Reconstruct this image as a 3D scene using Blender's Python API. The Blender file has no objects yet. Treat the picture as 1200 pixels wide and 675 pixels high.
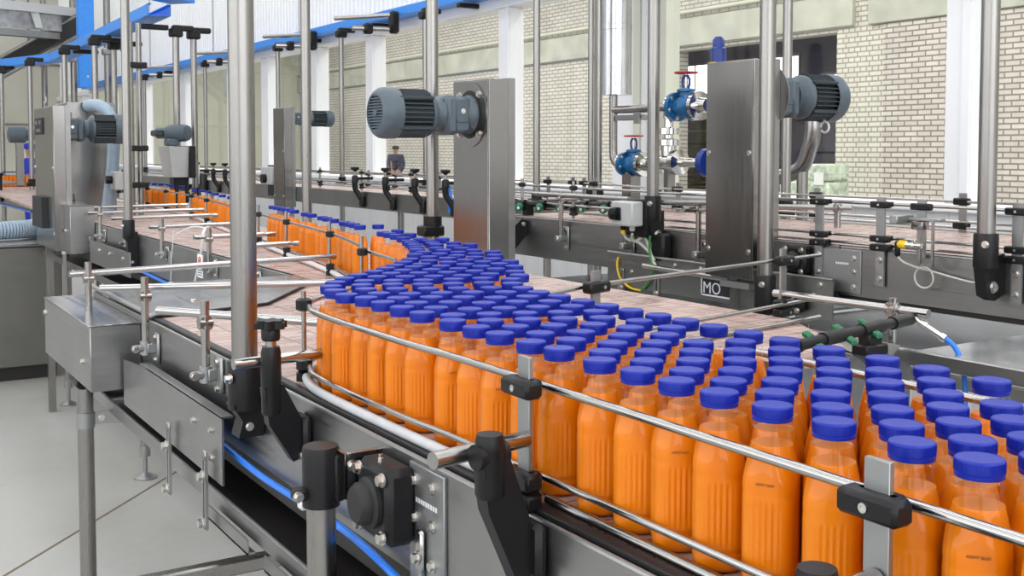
import bpy, bmesh, math, random
from mathutils import Vector, Matrix
random.seed(7)
C = bpy.context.scene.collection
PI = math.pi
TH = math.radians(31.99)
SN, CS = math.sin(TH), math.cos(TH)
# World axes: +Y runs along the conveyors away from the camera, +X across them towards the glazed wall.

# ------------------------------------------------------------------ mesh builder
class MB:
    def __init__(s):
        s.v, s.f = [], []
    def add(s, vs, fs):
        n = len(s.v)
        s.v += [tuple(q) for q in vs]
        s.f += [tuple(i + n for i in f) for f in fs]
        return s
    def box(s, x0, x1, y0, y1, z0, z1, b=0.0):
        return s.obox(((x0 + x1) / 2, (y0 + y1) / 2, (z0 + z1) / 2), (abs(x1 - x0) / 2, 0, 0), (0, abs(y1 - y0) / 2, 0), (0, 0, abs(z1 - z0) / 2), b)
    def obox(s, c, ax, ay, az, b=0.0):
        c, A = Vector(c), [Vector(ax), Vector(ay), Vector(az)]
        L = [a.length for a in A]
        U = [a / l for a, l in zip(A, L)]
        if b <= 0:
            vs = [c + A[0] * i + A[1] * j + A[2] * k for i in (-1, 1) for j in (-1, 1) for k in (-1, 1)]
            return s.add(vs, [(0, 1, 3, 2), (4, 6, 7, 5), (0, 4, 5, 1), (2, 3, 7, 6), (0, 2, 6, 4), (1, 5, 7, 3)])
        b = min(b, min(L) * .9)
        vs, idx = [], {}
        for i in (-1, 1):
            for j in (-1, 1):
                for k in (-1, 1):
                    sg = (i, j, k)
                    for d in range(3):
                        p = c.copy()
                        for e in range(3):
                            p += U[e] * sg[e] * (L[e] if e == d else L[e] - b)
                        idx[(sg, d)] = len(vs)
                        vs.append(p)
        fs = []
        for d in range(3):
            e1, e2 = [e for e in range(3) if e != d]
            for q in (-1, 1):
                loop = []
                for a, bb in ((-1, -1), (1, -1), (1, 1), (-1, 1)):
                    sg = [0, 0, 0]; sg[d] = q; sg[e1] = a; sg[e2] = bb
                    loop.append(idx[(tuple(sg), d)])
                fs.append(loop)
        for d in range(3):
            e1, e2 = [e for e in range(3) if e != d]
            for a in (-1, 1):
                for bb in (-1, 1):
                    sg0 = [0, 0, 0]; sg0[e1] = a; sg0[e2] = bb
                    s0 = list(sg0); s0[d] = -1; s1 = list(sg0); s1[d] = 1
                    fs.append([idx[(tuple(s0), e1)], idx[(tuple(s1), e1)], idx[(tuple(s1), e2)], idx[(tuple(s0), e2)]])
        for i in (-1, 1):
            for j in (-1, 1):
                for k in (-1, 1):
                    fs.append([idx[((i, j, k), d)] for d in range(3)])
        return s.add(vs, fs)
    def tube(s, pts, r, seg=10, closed=False, cap=True, rr=None):
        P = [Vector(p) for p in pts]
        n = len(P)
        up = Vector((0, 0, 1)) if abs((P[1] - P[0]).normalized().z) < .95 else Vector((1, 0, 0))
        vs, fs, prev = [], [], None
        for i in range(n):
            if closed:
                t = (P[(i + 1) % n] - P[i - 1]).normalized()
            else:
                t = (P[min(i + 1, n - 1)] - P[max(i - 1, 0)]).normalized()
            if prev is None:
                a = t.cross(up).normalized()
            else:
                a = (prev - t * prev.dot(t)).normalized()
            prev = a
            b = t.cross(a)
            ri = rr[i] if rr else r
            for k in range(seg):
                w = 2 * PI * k / seg
                vs.append(P[i] + a * (math.cos(w) * ri) + b * (math.sin(w) * ri))
        m = n if closed else n - 1
        for i in range(m):
            for k in range(seg):
                i2, k2 = (i + 1) % n, (k + 1) % seg
                fs.append((i * seg + k, i * seg + k2, i2 * seg + k2, i2 * seg + k))
        if cap and not closed:
            fs.append(tuple(reversed(range(seg))))
            fs.append(tuple(range((n - 1) * seg, n * seg)))
        return s.add(vs, fs)
    def cyl(s, a, b, r, r2=None, seg=16):
        a, b = Vector(a), Vector(b)
        return s.tube([a, b], r, seg, rr=[r, r if r2 is None else r2])
    def lathe(s, prof, o=(0, 0, 0), axis=(0, 0, 1), seg=24, cap0=True, cap1=True):
        o, ax = Vector(o), Vector(axis).normalized()
        u = ax.cross(Vector((0, 0, 1)) if abs(ax.z) < .9 else Vector((1, 0, 0))).normalized()
        w = ax.cross(u)
        vs, fs = [], []
        for r, t in prof:
            for k in range(seg):
                q = 2 * PI * k / seg
                vs.append(o + ax * t + u * (r * math.cos(q)) + w * (r * math.sin(q)))
        for i in range(len(prof) - 1):
            for k in range(seg):
                k2 = (k + 1) % seg
                fs.append((i * seg + k, i * seg + k2, (i + 1) * seg + k2, (i + 1) * seg + k))
        if cap0: fs.append(tuple(reversed(range(seg))))
        if cap1: fs.append(tuple(range((len(prof) - 1) * seg, len(prof) * seg)))
        return s.add(vs, fs)
    def prism(s, poly, vec):
        n, vec = len(poly), Vector(vec)
        vs = [Vector(p) for p in poly] + [Vector(p) + vec for p in poly]
        fs = [tuple(reversed(range(n))), tuple(range(n, 2 * n))]
        fs += [(i, (i + 1) % n, n + (i + 1) % n, n + i) for i in range(n)]
        return s.add(vs, fs)
    def mesh(s, name, o=(0, 0, 0), sharp=38):
        o = Vector(o)
        me = bpy.data.meshes.new(name)
        me.from_pydata([Vector(q) - o for q in s.v], [], s.f)
        bm = bmesh.new(); bm.from_mesh(me)
        bmesh.ops.recalc_face_normals(bm, faces=bm.faces)
        lim = math.radians(sharp)
        for f in bm.faces: f.smooth = True
        for e in bm.edges:
            e.smooth = not (len(e.link_faces) == 2 and e.calc_face_angle(0) > lim)
        bm.to_mesh(me); bm.free()
        return me

def link(name, data, mat=None, parent=None, loc=(0, 0, 0)):
    o = bpy.data.objects.new(name, data); C.objects.link(o)
    o.location = loc
    if parent is not None: o.parent = parent
    if mat is not None and data is not None:
        data.materials.clear(); data.materials.append(mat)
    return o

class Thing:
    """An Empty at the base of one thing; its parts are children."""
    def __init__(s, name, label, cat, base, group=None):
        s.o = bpy.data.objects.new(name, None); C.objects.link(s.o)
        s.o.empty_display_size = .05
        s.base = Vector(base); s.o.location = s.base
        s.o['label'] = label; s.o['category'] = cat
        if group: s.o['group'] = group
    def part(s, name, mb, mat, label=None, sharp=38):
        o = link(name, mb.mesh(name, s.base, sharp), mat, s.o)
        if label: o['label'] = label
        return o
    def sub(s, parent, name, mb, mat, label=None, sharp=38):
        o = link(name, mb.mesh(name, s.base, sharp), mat, parent)
        if label: o['label'] = label
        return o
    def bolt(s, p, ax, r=.007, h=.005, parent=None, mat=None):
        p, ax = Vector(p), Vector(ax).normalized()
        m = MB().cyl(p, p + ax * h * .3, r * 1.35, seg=12).cyl(p + ax * h * .3, p + ax * h, r, seg=6)
        return link('bolt', m.mesh('bolt', s.base), mat or M['bolt'], parent or s.o)

def solo(name, mb, mat, label, cat, base, group=None, sharp=38):
    o = link(name, mb.mesh(name, base, sharp), mat, None, base)
    o['label'] = label; o['category'] = cat
    if group: o['group'] = group
    return o

def struct(name, mb, mat, parent=None, sharp=38):
    o = link(name, mb.mesh(name, (0, 0, 0), sharp), mat, parent)
    if parent is None: o['kind'] = 'structure'
    return o

ORD = 'first second third fourth fifth sixth seventh eighth ninth tenth eleventh twelfth thirteenth fourteenth fifteenth sixteenth seventeenth eighteenth nineteenth twentieth'.split()
def nth(i):
    if i < 20: return ORD[i]
    t = 'twenty thirty forty fifty sixty'.split()[(i + 1) // 10 - 2]
    k = (i + 1) % 10
    return (t + '-' + ORD[k - 1]) if k else {'twenty': 'twentieth', 'thirty': 'thirtieth', 'forty': 'fortieth', 'fifty': 'fiftieth'}[t]

def smooth_path(pts, n=6):
    """Catmull-Rom through the points."""
    P = [Vector(p) for p in pts]
    out = []
    for i in range(len(P) - 1):
        a, b, c, d = P[max(i - 1, 0)], P[i], P[i + 1], P[min(i + 2, len(P) - 1)]
        for k in range(n):
            t = k / n
            out.append(.5 * ((2 * b) + (c - a) * t + (2 * a - 5 * b + 4 * c - d) * t * t + (-a + 3 * b - 3 * c + d) * t ** 3))
    out.append(P[-1])
    return out

# ------------------------------------------------------------------ materials
M = {}
def new_mat(name):
    m = bpy.data.materials.new(name); m.use_nodes = True
    nt = m.node_tree
    bs = nt.nodes['Principled BSDF']
    M[name] = m
    return m, nt, bs
def node(nt, t, **kw):
    n = nt.nodes.new(t)
    for k, v in kw.items():
        if k in n.inputs: n.inputs[k].default_value = v
        else: setattr(n, k, v)
    return n
def math_n(nt, op, a, b=None, clamp=False):
    n = nt.nodes.new('ShaderNodeMath'); n.operation = op; n.use_clamp = clamp
    for i, q in enumerate((a, b)):
        if q is None: continue
        if isinstance(q, (int, float)): n.inputs[i].default_value = q
        else: nt.links.new(q, n.inputs[i])
    return n.outputs[0]
def pos_scaled(nt, sc):
    g = node(nt, 'ShaderNodeNewGeometry')
    mp = node(nt, 'ShaderNodeMapping'); mp.inputs['Scale'].default_value = sc
    nt.links.new(g.outputs['Position'], mp.inputs['Vector'])
    return mp.outputs['Vector']
def noise(nt, vec, scale=1, detail=3, rough=.5):
    n = node(nt, 'ShaderNodeTexNoise', Scale=scale, Detail=detail, Roughness=rough)
    nt.links.new(vec, n.inputs['Vector'])
    return n.outputs['Fac']
def remap(nt, fac, a, b, lo=.3, hi=.7):
    n = node(nt, 'ShaderNodeMapRange')
    nt.links.new(fac, n.inputs['Value'])
    for k, v in (('From Min', lo), ('From Max', hi), ('To Min', a), ('To Max', b)): n.inputs[k].default_value = v
    return n.outputs['Result']
def ramp(nt, fac, c0, c1, p0=0., p1=1.):
    n = node(nt, 'ShaderNodeValToRGB')
    e = n.color_ramp.elements
    e[0].position, e[1].position = p0, p1
    e[0].color, e[1].color = (*c0, 1), (*c1, 1)
    nt.links.new(fac, n.inputs['Fac'])
    return n.outputs['Color']
def bump(nt, h, bs, strength=.3, dist=.002):
    b = node(nt, 'ShaderNodeBump', Strength=strength, Distance=dist)
    nt.links.new(h, b.inputs['Height']); nt.links.new(b.outputs['Normal'], bs.inputs['Normal'])

def plain(name, col, rough=.5, metal=0., spec=.5, var=.06, vs=30., coat=0.):
    m, nt, bs = new_mat(name)
    bs.inputs['Roughness'].default_value = rough; bs.inputs['Metallic'].default_value = metal
    bs.inputs['Specular IOR Level'].default_value = spec; bs.inputs['Coat Weight'].default_value = coat
    f = noise(nt, pos_scaled(nt, (vs, vs, vs)), 1, 2)
    nt.links.new(ramp(nt, f, tuple(c * (1 - var) for c in col), tuple(min(1, c * (1 + var)) for c in col), .3, .7), bs.inputs['Base Color'])
    return m
def steel(name, col, r0, r1, sc=(4, 4, 120), bmp=.012, con=1.):
    m, nt, bs = new_mat(name)
    bs.inputs['Metallic'].default_value = 1.
    f = noise(nt, pos_scaled(nt, sc), 1, 4)
    g = noise(nt, pos_scaled(nt, (6, 6, 6)), 1, 3)
    nt.links.new(remap(nt, f, r0, r1), bs.inputs['Roughness'])
    mx = math_n(nt, 'ADD', math_n(nt, 'MULTIPLY', f, .35), math_n(nt, 'MULTIPLY', g, .65))
    nt.links.new(ramp(nt, mx, tuple(c * (1 - .10 * con) for c in col), tuple(min(1, c * (1 + .08 * con)) for c in col), .3, .7), bs.inputs['Base Color'])
    if bmp: bump(nt, f, bs, bmp, .001)
    return m
steel('steel_plate', (.335, .335, .332), .30, .40, (2, 2, 160))
steel('steel_sheet', (.37, .375, .38), .16, .26, (60, 3, 3))
steel('steel_tower', (.31, .302, .292), .19, .27, (160, 160, 6), 0, .35)
steel('steel_tube', (.40, .39, .375), .18, .27, (60, 60, 60), 0, .5)
steel('steel_pole', (.31, .30, .285), .26, .34, (160, 160, 5), 0, .5)
steel('rod', (.47, .465, .455), .16, .20, (30, 30, 30), 0, .3)
steel('bolt', (.66, .64, .60), .22, .35, (60, 60, 60))
steel('galvanised', (.36, .365, .365), .42, .55, (40, 40, 40))
steel('steel_dark', (.22, .215, .20), .34, .5, (3, 3, 60))
steel('chrome', (.66, .65, .62), .06, .14, (20, 20, 20))
steel('aluminium_jacket', (.60, .61, .63), .18, .3, (20, 20, 3))
plain('black_plastic', (.008, .008, .009), .40, spec=.32)
plain('black_rubber', (.012, .012, .013), .6)
plain('dark_chain', (.02, .017, .016), .5)
plain('motor_grey', (.085, .115, .14), .42, var=.05)
plain('motor_dark', (.03, .042, .05), .5)
plain('tray_blue', (.04, .28, .86), .38)
plain('hose_blue', (.02, .20, .82), .3)
plain('hose_grey', (.34, .44, .54), .35)
plain('valve_blue', (.005, .10, .26), .3, var=.25, vs=14)
plain('valve_navy', (.01, .035, .22), .35)
plain('wheel_red', (.42, .02, .025), .4)
plain('nozzle_green', (.0, .13, .05), .35)
plain('yellow', (.85, .55, .0), .4)
plain('white_plastic', (.75, .76, .78), .3)
plain('white_paint', (.90, .91, .93), .4, var=.02, vs=2)
plain('cream_paint', (.70, .71, .60), .5, var=.04, vs=2)
plain('beige_panel', (.55, .54, .47), .5, var=.05, vs=1)
plain('grey_box', (.55, .56, .56), .45, var=.03)
plain('orange_plastic', (.85, .25, .02), .4)
plain('wire_green', (.05, .3, .05), .45)
plain('cable_grey', (.55, .56, .5), .45)
plain('paper', (.85, .85, .85), .7, var=.02)
plain('ink', (.02, .02, .025), .7)
plain('print_red', (.6, .03, .03), .6)
plain('cloth_blue', (.02, .035, .40), .8)
plain('cloth_navy', (.02, .025, .06), .85)
plain('skin', (.50, .27, .18), .55)
plain('hair_dark', (.02, .015, .012), .7)
plain('pallet_olive', (.075, .065, .03), .6, var=.5, vs=5)
plain('pallet_dark', (.035, .033, .045), .5, var=.3, vs=2)
plain('ceiling_paint', (.8, .8, .8), .8, var=.02, vs=1)
plain('concrete_beam', (.50, .51, .44), .8, var=.16, vs=1.6)
plain('cap_blue', (.016, .022, .46), .34, var=.02, spec=.5)
plain('belt_white', (.55, .56, .58), .35)
plain('drip_sheet', (.40, .41, .42), .2, metal=.5, var=.3, vs=7)
plain('carton', (.52, .60, .48), .6, var=.35, vs=16)
plain('lamp_off', (.9, .9, .9), .3)

def mat_cap():
    m, nt, bs = new_mat('cap_blue')
    bs.inputs['Base Color'].default_value = (.003, .017, .31, 1)
    bs.inputs['Specular IOR Level'].default_value = .36
    bs.inputs['Roughness'].default_value = .36
    f = noise(nt, pos_scaled(nt, (500, 500, 500)), 1, 2)
    bump(nt, f, bs, .12, .0004)
mat_cap()
def mat_juice():
    m, nt, bs = new_mat('orange_juice')
    f = noise(nt, pos_scaled(nt, (25, 25, 12)), 1, 2)
    nt.links.new(ramp(nt, f, (.77, .198, .001), (.82, .226, .0012), .3, .7), bs.inputs['Base Color'])
    bs.inputs['Roughness'].default_value = .45
    bs.inputs['Specular IOR Level'].default_value = .2
mat_juice()
def mat_clear(name, tint, rough, ior=1.5, gain=1.):
    m, nt, bs = new_mat(name)
    out = nt.nodes['Material Output']
    nt.nodes.remove(bs)
    tr = node(nt, 'ShaderNodeBsdfTransparent', Color=(*tint, 1))
    gl = node(nt, 'ShaderNodeBsdfGlossy', Color=(1, 1, 1, 1), Roughness=rough)
    fr = node(nt, 'ShaderNodeFresnel')
    geo = node(nt, 'ShaderNodeNewGeometry')            # a thin wall reflects alike from both sides
    nt.links.new(math_n(nt, 'ADD', math_n(nt, 'MULTIPLY', geo.outputs['Backfacing'], 1 / ior - ior), ior), fr.inputs['IOR'])
    mx = node(nt, 'ShaderNodeMixShader')
    nt.links.new(math_n(nt, 'MULTIPLY', fr.outputs[0], gain, True), mx.inputs[0])
    nt.links.new(tr.outputs[0], mx.inputs[1]); nt.links.new(gl.outputs[0], mx.inputs[2])
    nt.links.new(mx.outputs[0], out.inputs['Surface'])
    return m
mat_clear('pet', (.985, .987, .99), .04, 1.45, .55)
mat_clear('window_glass', (.985, .987, .985), .01, 1.4, .55)

def mat_belt():
    m, nt, bs = new_mat('belt_pink')
    g = node(nt, 'ShaderNodeNewGeometry')
    s = node(nt, 'ShaderNodeSeparateXYZ'); nt.links.new(g.outputs['Position'], s.inputs[0])
    ly = math_n(nt, 'FRACT', math_n(nt, 'DIVIDE', s.outputs[1], .0381))
    lx = math_n(nt, 'FRACT', math_n(nt, 'DIVIDE', math_n(nt, 'SUBTRACT', s.outputs[0], .716), .0785))
    gap = math_n(nt, 'MAXIMUM', math_n(nt, 'LESS_THAN', ly, .07), math_n(nt, 'LESS_THAN', lx, .05))
    f = noise(nt, pos_scaled(nt, (9, 26, 9)), 1, 4, .6)
    cell = node(nt, 'ShaderNodeTexWhiteNoise', noise_dimensions='2D')
    cv = node(nt, 'ShaderNodeCombineXYZ')
    nt.links.new(math_n(nt, 'FLOOR', math_n(nt, 'DIVIDE', s.outputs[1], .0381)), cv.inputs[1])
    nt.links.new(math_n(nt, 'FLOOR', math_n(nt, 'DIVIDE', math_n(nt, 'SUBTRACT', s.outputs[0], .716), .0785)), cv.inputs[0])
    nt.links.new(cv.outputs[0], cell.inputs['Vector'])
    fv = math_n(nt, 'ADD', math_n(nt, 'MULTIPLY', f, .7), math_n(nt, 'MULTIPLY', cell.outputs['Value'], .3))
    col = ramp(nt, fv, (.38, .25, .215), (.60, .45, .40), .25, .75)
    mx = node(nt, 'ShaderNodeMix', data_type='RGBA')
    nt.links.new(gap, mx.inputs[0]); nt.links.new(col, mx.inputs[6]); mx.inputs[7].default_value = (.12, .06, .05, 1)
    nt.links.new(mx.outputs[2], bs.inputs['Base Color'])
    nt.links.new(remap(nt, f, .18, .5), bs.inputs['Roughness'])
    bs.inputs['Specular IOR Level'].default_value = .6
    bump(nt, math_n(nt, 'SUBTRACT', math_n(nt, 'MULTIPLY', f, .5), gap), bs, .25, .002)
mat_belt()

def mat_brick(name, bw, rh, mort, c1, c2, mc, off=.5, sq=1., sqf=2, use='YZ', bstr=.4):
    m, nt, bs = new_mat(name)
    g = node(nt, 'ShaderNodeNewGeometry')
    s = node(nt, 'ShaderNodeSeparateXYZ'); nt.links.new(g.outputs['Position'], s.inputs[0])
    cv = node(nt, 'ShaderNodeCombineXYZ')
    nt.links.new(s.outputs['XYZ'.index(use[0])], cv.inputs[0]); nt.links.new(s.outputs['XYZ'.index(use[1])], cv.inputs[1])
    b = node(nt, 'ShaderNodeTexBrick')
    b.offset, b.squash, b.squash_frequency = off, sq, sqf
    for k, v in (('Scale', 1.), ('Mortar Size', mort), ('Mortar Smooth', .1), ('Bias', 0.), ('Brick Width', bw), ('Row Height', rh)):
        b.inputs[k].default_value = v
    b.inputs['Color1'].default_value = (*c1, 1); b.inputs['Color2'].default_value = (*c2, 1); b.inputs['Mortar'].default_value = (*mc, 1)
    nt.links.new(cv.outputs[0], b.inputs['Vector'])
    f = noise(nt, pos_scaled(nt, (2, 2, 2)), 1, 4, .6)
    mul = node(nt, 'ShaderNodeMix', data_type='RGBA', blend_type='MULTIPLY')
    mul.inputs[0].default_value = 1.
    nt.links.new(b.outputs['Color'], mul.inputs[6]); nt.links.new(ramp(nt, f, (.86, .86, .86), (1, 1, 1), .3, .7), mul.inputs[7])
    nt.links.new(mul.outputs[2], bs.inputs['Base Color'])
    bs.inputs['Roughness'].default_value = .75
    bump(nt, math_n(nt, 'SUBTRACT', 1., b.outputs['Fac']), bs, bstr, .01)
    return m, bs
mat_brick('brick_cream', .262, .0877, .014, (.74, .72, .665), (.66, .64, .59), (.37, .34, .30))
mat_brick('brick_bond', .262, .0877, .014, (.74, .73, .65), (.68, .665, .585), (.38, .355, .295), .5, .5, 2)
mat_brick('brick_pinkish', .262, .0877, .014, (.71, .67, .615), (.60, .56, .51), (.26, .23, .20))
_, b_ = mat_brick('wall_tile', .2, .2, .004, (.86, .87, .89), (.85, .86, .88), (.76, .76, .76), 0., bstr=.05)
b_.inputs['Roughness'].default_value = .15

def mat_floor():
    m, nt, bs = new_mat('floor_concrete')
    f = noise(nt, pos_scaled(nt, (1.3, 1.3, 1.3)), 1, 6, .6)
    h = noise(nt, pos_scaled(nt, (18, 18, 18)), 1, 4, .6)
    fv = math_n(nt, 'ADD', math_n(nt, 'MULTIPLY', f, .75), math_n(nt, 'MULTIPLY', h, .25))
    nt.links.new(ramp(nt, fv, (.36, .35, .315), (.46, .465, .46), .25, .75), bs.inputs['Base Color'])
    nt.links.new(remap(nt, f, .38, .5), bs.inputs['Roughness'])
mat_floor()
def mat_emit(name, col, st):
    m, nt, bs = new_mat(name)
    bs.inputs['Base Color'].default_value = (*col, 1)
    bs.inputs['Emission Color'].default_value = (*col, 1)
    bs.inputs['Emission Strength'].default_value = st
mat_emit('lit_window', (1, 1, 1), 4.)
mat_emit('tube_lamp', (1, .99, .96), 9.)
mat_emit('exit_green', (.1, 1., .3), 1.5)
# ------------------------------------------------------------------ the setting
XW = 4.9
m = MB().box(-6, 26, -6, 40, -.1, 0)
floor = struct('floor', m, M['floor_concrete'])
# sawn joints of the floor slabs, as thin dark filler strips
j = MB()
for a, b in (((.15, 4.05), (1.9, 6.0)), ((1.9, 6.0), (3.4, 7.7)), ((.15, 4.05), (-2.5, 1.0))):
    a, b = Vector((*a, 0)), Vector((*b, 0))
    d = (b - a).normalized(); n = Vector((-d.y, d.x, 0))
    c = (a + b) / 2; c.z = .0006
    j.obox(c, d * (b - a).length / 2, n * .006, (0, 0, .0006))
plain('joint', (.16, .12, .08), .8)
struct('trim_20', j, M['joint'])
struct('ceiling', MB().box(-6, 15.6, -6, 40, 6.5, 6.6), M['ceiling_paint'])
struct('wall_left', MB().box(-6.1, -6, -6, 28, 0, 6.5), M['white_paint'])
struct('wall_back', MB().box(-6, 15.6, -6.1, -6, 0, 6.5), M['white_paint'])
# end wall of the hall: beige panels with dark seams
m = MB().box(-6, XW, 28, 28.1, 0, 6.5)
struct('wall_end', m, M['beige_panel'])
m = MB()
for k in range(9): m.box(-5.4 + k * 1.2, -5.36 + k * 1.2, 27.97, 28, 0, 6.5)
m.box(-6, XW, 27.97, 28, 2.2, 2.24).box(-6, XW, 27.97, 28, 3.6, 3.64)
struct('trim_21', m, M['steel_dark'])
# tiled half wall with a white sill, then glazing between white posts
struct('wall_right', MB().box(XW - .03, XW + .09, -6, 28, 0, 1.29), M['wall_tile'])
struct('trim_1', MB().box(XW - .08, XW + .12, -6, 28, 1.29, 1.335, .008), M['white_paint'])
posts = [(-3.2, .16), (-.9, .16), (1.3, .16), (3.535, .15), (6.18, .40), (7.86, .18), (10.5, .2), (12.0, .2), (13.65, .3), (15.0, .4), (17.4, .4), (20.0, .4), (22.6, .4), (25.2, .4)]
for i, (y, w) in enumerate(posts):
    m = MB().box(XW - .07, XW + .07, y - w / 2, y + w / 2, 1.335, 2.78, .006)
    m.box(XW - .085, XW - .07, y - w / 2, y - w / 2 + .045, 1.335, 2.78)
    struct('trim_%d' % (i + 2), m, M['white_paint'])
struct('trim_16', MB().box(XW - .06, XW + .06, 5.98, 6.01, 1.335, 2.78).box(XW - .085, XW - .07, 6.05, 6.12, 1.335, 2.78).box(XW - .06, XW + .06, 5.80, 5.97, 1.335, 2.78), M['cream_paint'])
ys = [-6.0] + [p for p, w in posts] + [28.0]
for i in range(len(ys) - 1):
    struct('window_%d' % (i + 1), MB().box(XW + .0, XW + .008, ys[i] + .02, ys[i + 1] - .02, 1.335, 2.78), M['window_glass'])
struct('trim_17', MB().box(XW - .10, XW + .10, -6, 28, 2.78, 2.87, .005), M['white_paint'])
# ribbed white sandwich panel above the glazing
poly = []
y = -6.0
rib = .105
m = MB()
pts = []
while y < 28:
    pts += [(0, y), (0, y + rib * .62), (-.012, y + rib * .70), (-.012, y + rib * .92)]
    y += rib
vs, fs = [], []
for i, (dx, yy) in enumerate(pts):
    vs += [(XW + dx, yy, 2.87), (XW + dx, yy, 6.5)]
    if i: fs.append((2 * i - 2, 2 * i, 2 * i + 1, 2 * i - 1))
m.add(vs, fs)
m.box(XW + .001, XW + .12, -6, 28, 2.87, 6.5)
plain('white_panel', (.90, .91, .91), .45, var=.015, vs=1)
struct('wall_right_upper', m, M['white_panel'])
m = MB()
for yy in (9.2, 12.6, 16.0, 19.6, 23.0): m.box(XW - .016, XW, yy - .02, yy + .02, 2.87, 6.5)
struct('trim_18', m, M['grey_box'])

# hall behind the glass: brick wall with a wide opening
XB = 15.5
struct('wall_far', MB().box(XB, XB + .35, 18.25, 40, 0, 6.5).box(XB, XB + .35, 13.83, 18.25, 3.72, 6.5), M['brick_cream'])
struct('wall_far_pier', MB().box(XB - .02, XB + .35, 12.76, 13.83, 0, 6.5), M['brick_bond'])
struct('wall_far_right', MB().box(XB - .06, XB + .3, -6, 12.76, 0, 6.5), M['brick_pinkish'])
struct('trim_22', MB().box(XB - .10, XB + .2, 13.42, 40, 3.80, 4.36, .01).box(XB - .12, XB + .2, 2, 13.07, 3.78, 4.5, .01), M['concrete_beam'])
struct('trim_23', MB().tube([(XB - .12, 13.2, 4.50), (XB - .12, 40, 4.46)], .035, 8), M['cream_paint'])
struct('ceiling_far', MB().box(XB + .35, 26, 9, 36, 5.6, 5.7), M['ceiling_paint'])
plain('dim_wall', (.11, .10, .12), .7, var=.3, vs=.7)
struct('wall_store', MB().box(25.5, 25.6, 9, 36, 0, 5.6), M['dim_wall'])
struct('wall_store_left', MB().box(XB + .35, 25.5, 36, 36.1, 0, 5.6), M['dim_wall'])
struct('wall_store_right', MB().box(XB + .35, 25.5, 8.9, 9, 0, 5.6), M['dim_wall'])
struct('wall_hall_end', MB().box(XW + .1, XB + .4, 40, 40.1, 0, 6.5), M['cream_paint'])
# lit windows high in the store's outer wall, each with glazing bars
for i, (ya, yb, za, zb) in enumerate(((27.0, 29.9, 3.5, 4.5), (24.2, 25.6, 3.5, 4.5), (22.6, 23.2, 3.4, 3.85))):
    w = struct('window_%d' % (20 + i), MB().box(25.46, 25.49, ya, yb, za, zb), M['lit_window'])
    fr = MB().box(25.40, 25.46, ya - .08, ya, za - .08, zb + .08).box(25.40, 25.46, yb, yb + .08, za - .08, zb + .08).box(25.40, 25.46, ya, yb, za - .08, za).box(25.40, 25.46, ya, yb, zb, zb + .08)
    n = max(1, int((yb - ya) / .9))
    for k in range(1, n): fr.box(25.42, 25.46, ya + (yb - ya) * k / n - .02, ya + (yb - ya) * k / n + .02, za, zb)
    struct('window_frame', fr, M['steel_dark'], w)
struct('trim_24', MB().box(24.0, 24.12, 9, 36, 4.9, 5.1).box(22.0, 22.12, 9, 36, 5.0, 5.15), M['white_paint'])

# ------------------------------------------------------------------ light
def area(name, loc, rot, sx, sy, power, col=(1, 1, 1)):
    l = bpy.data.lights.new(name, 'AREA'); l.shape = 'RECTANGLE'; l.size = sx; l.size_y = sy
    l.energy = power; l.color = col
    o = bpy.data.objects.new(name, l); C.objects.link(o)
    o.location = loc; o.rotation_euler = rot
    return o
area('hall_light', (-3.2, 11, 6.35), (0, 0, 0), .9, 33, 420)
area('hall_light', (0.6, 11, 6.35), (0, 0, 0), .9, 33, 420)
area('hall_light', (3.6, 11, 6.35), (0, 0, 0), .9, 33, 420)
area('daylight', (-5.9, 3, 3.6), (0, math.radians(-90), 0), 4.0, 14, 330, (.96, .98, 1))
area('daylight', (0, -5.9, 3.6), (math.radians(90), 0, 0), 9, 4.0, 300, (.96, .98, 1))
area('far_hall_light', (8.2, 16, 6.35), (0, 0, 0), 1.2, 40, 1400, (1, .99, .95))
area('far_hall_light', (12.2, 16, 6.35), (0, 0, 0), 1.2, 40, 1400, (1, .99, .95))
area('store_light', (20, 24, 5.5), (0, 0, 0), 4, 14, 420)
w = bpy.data.worlds.new('world'); bpy.context.scene.world = w; w.use_nodes = True
w.node_tree.nodes['Background'].inputs[0].default_value = (.9, .95, 1, 1)
w.node_tree.nodes['Background'].inputs[1].default_value = .4
# ------------------------------------------------------------------ camera
cd = bpy.data.cameras.new('camera'); cam = bpy.data.objects.new('camera', cd); C.objects.link(cam)
cam.location = (0, 0, 1.6)
cam.rotation_euler = (math.radians(90) - .05, 0, -TH)
cd.sensor_width = 36; cd.lens = 36 * 1300 / 1200
cd.shift_y = -(337.5 - 242.05) / 1200
cd.clip_start = .02; cd.clip_end = 120
sc = bpy.context.scene
sc.camera = cam
sc.view_settings.view_transform = 'Standard'; sc.view_settings.look = 'None'
sc.view_settings.gamma = 1; sc.view_settings.use_curve_mapping = False
sc.view_settings.exposure = -0.25
sc.cycles.transparent_max_bounces = 40
sc.cycles.max_bounces = 10
sc.cycles.sample_clamp_indirect = 6
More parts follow.
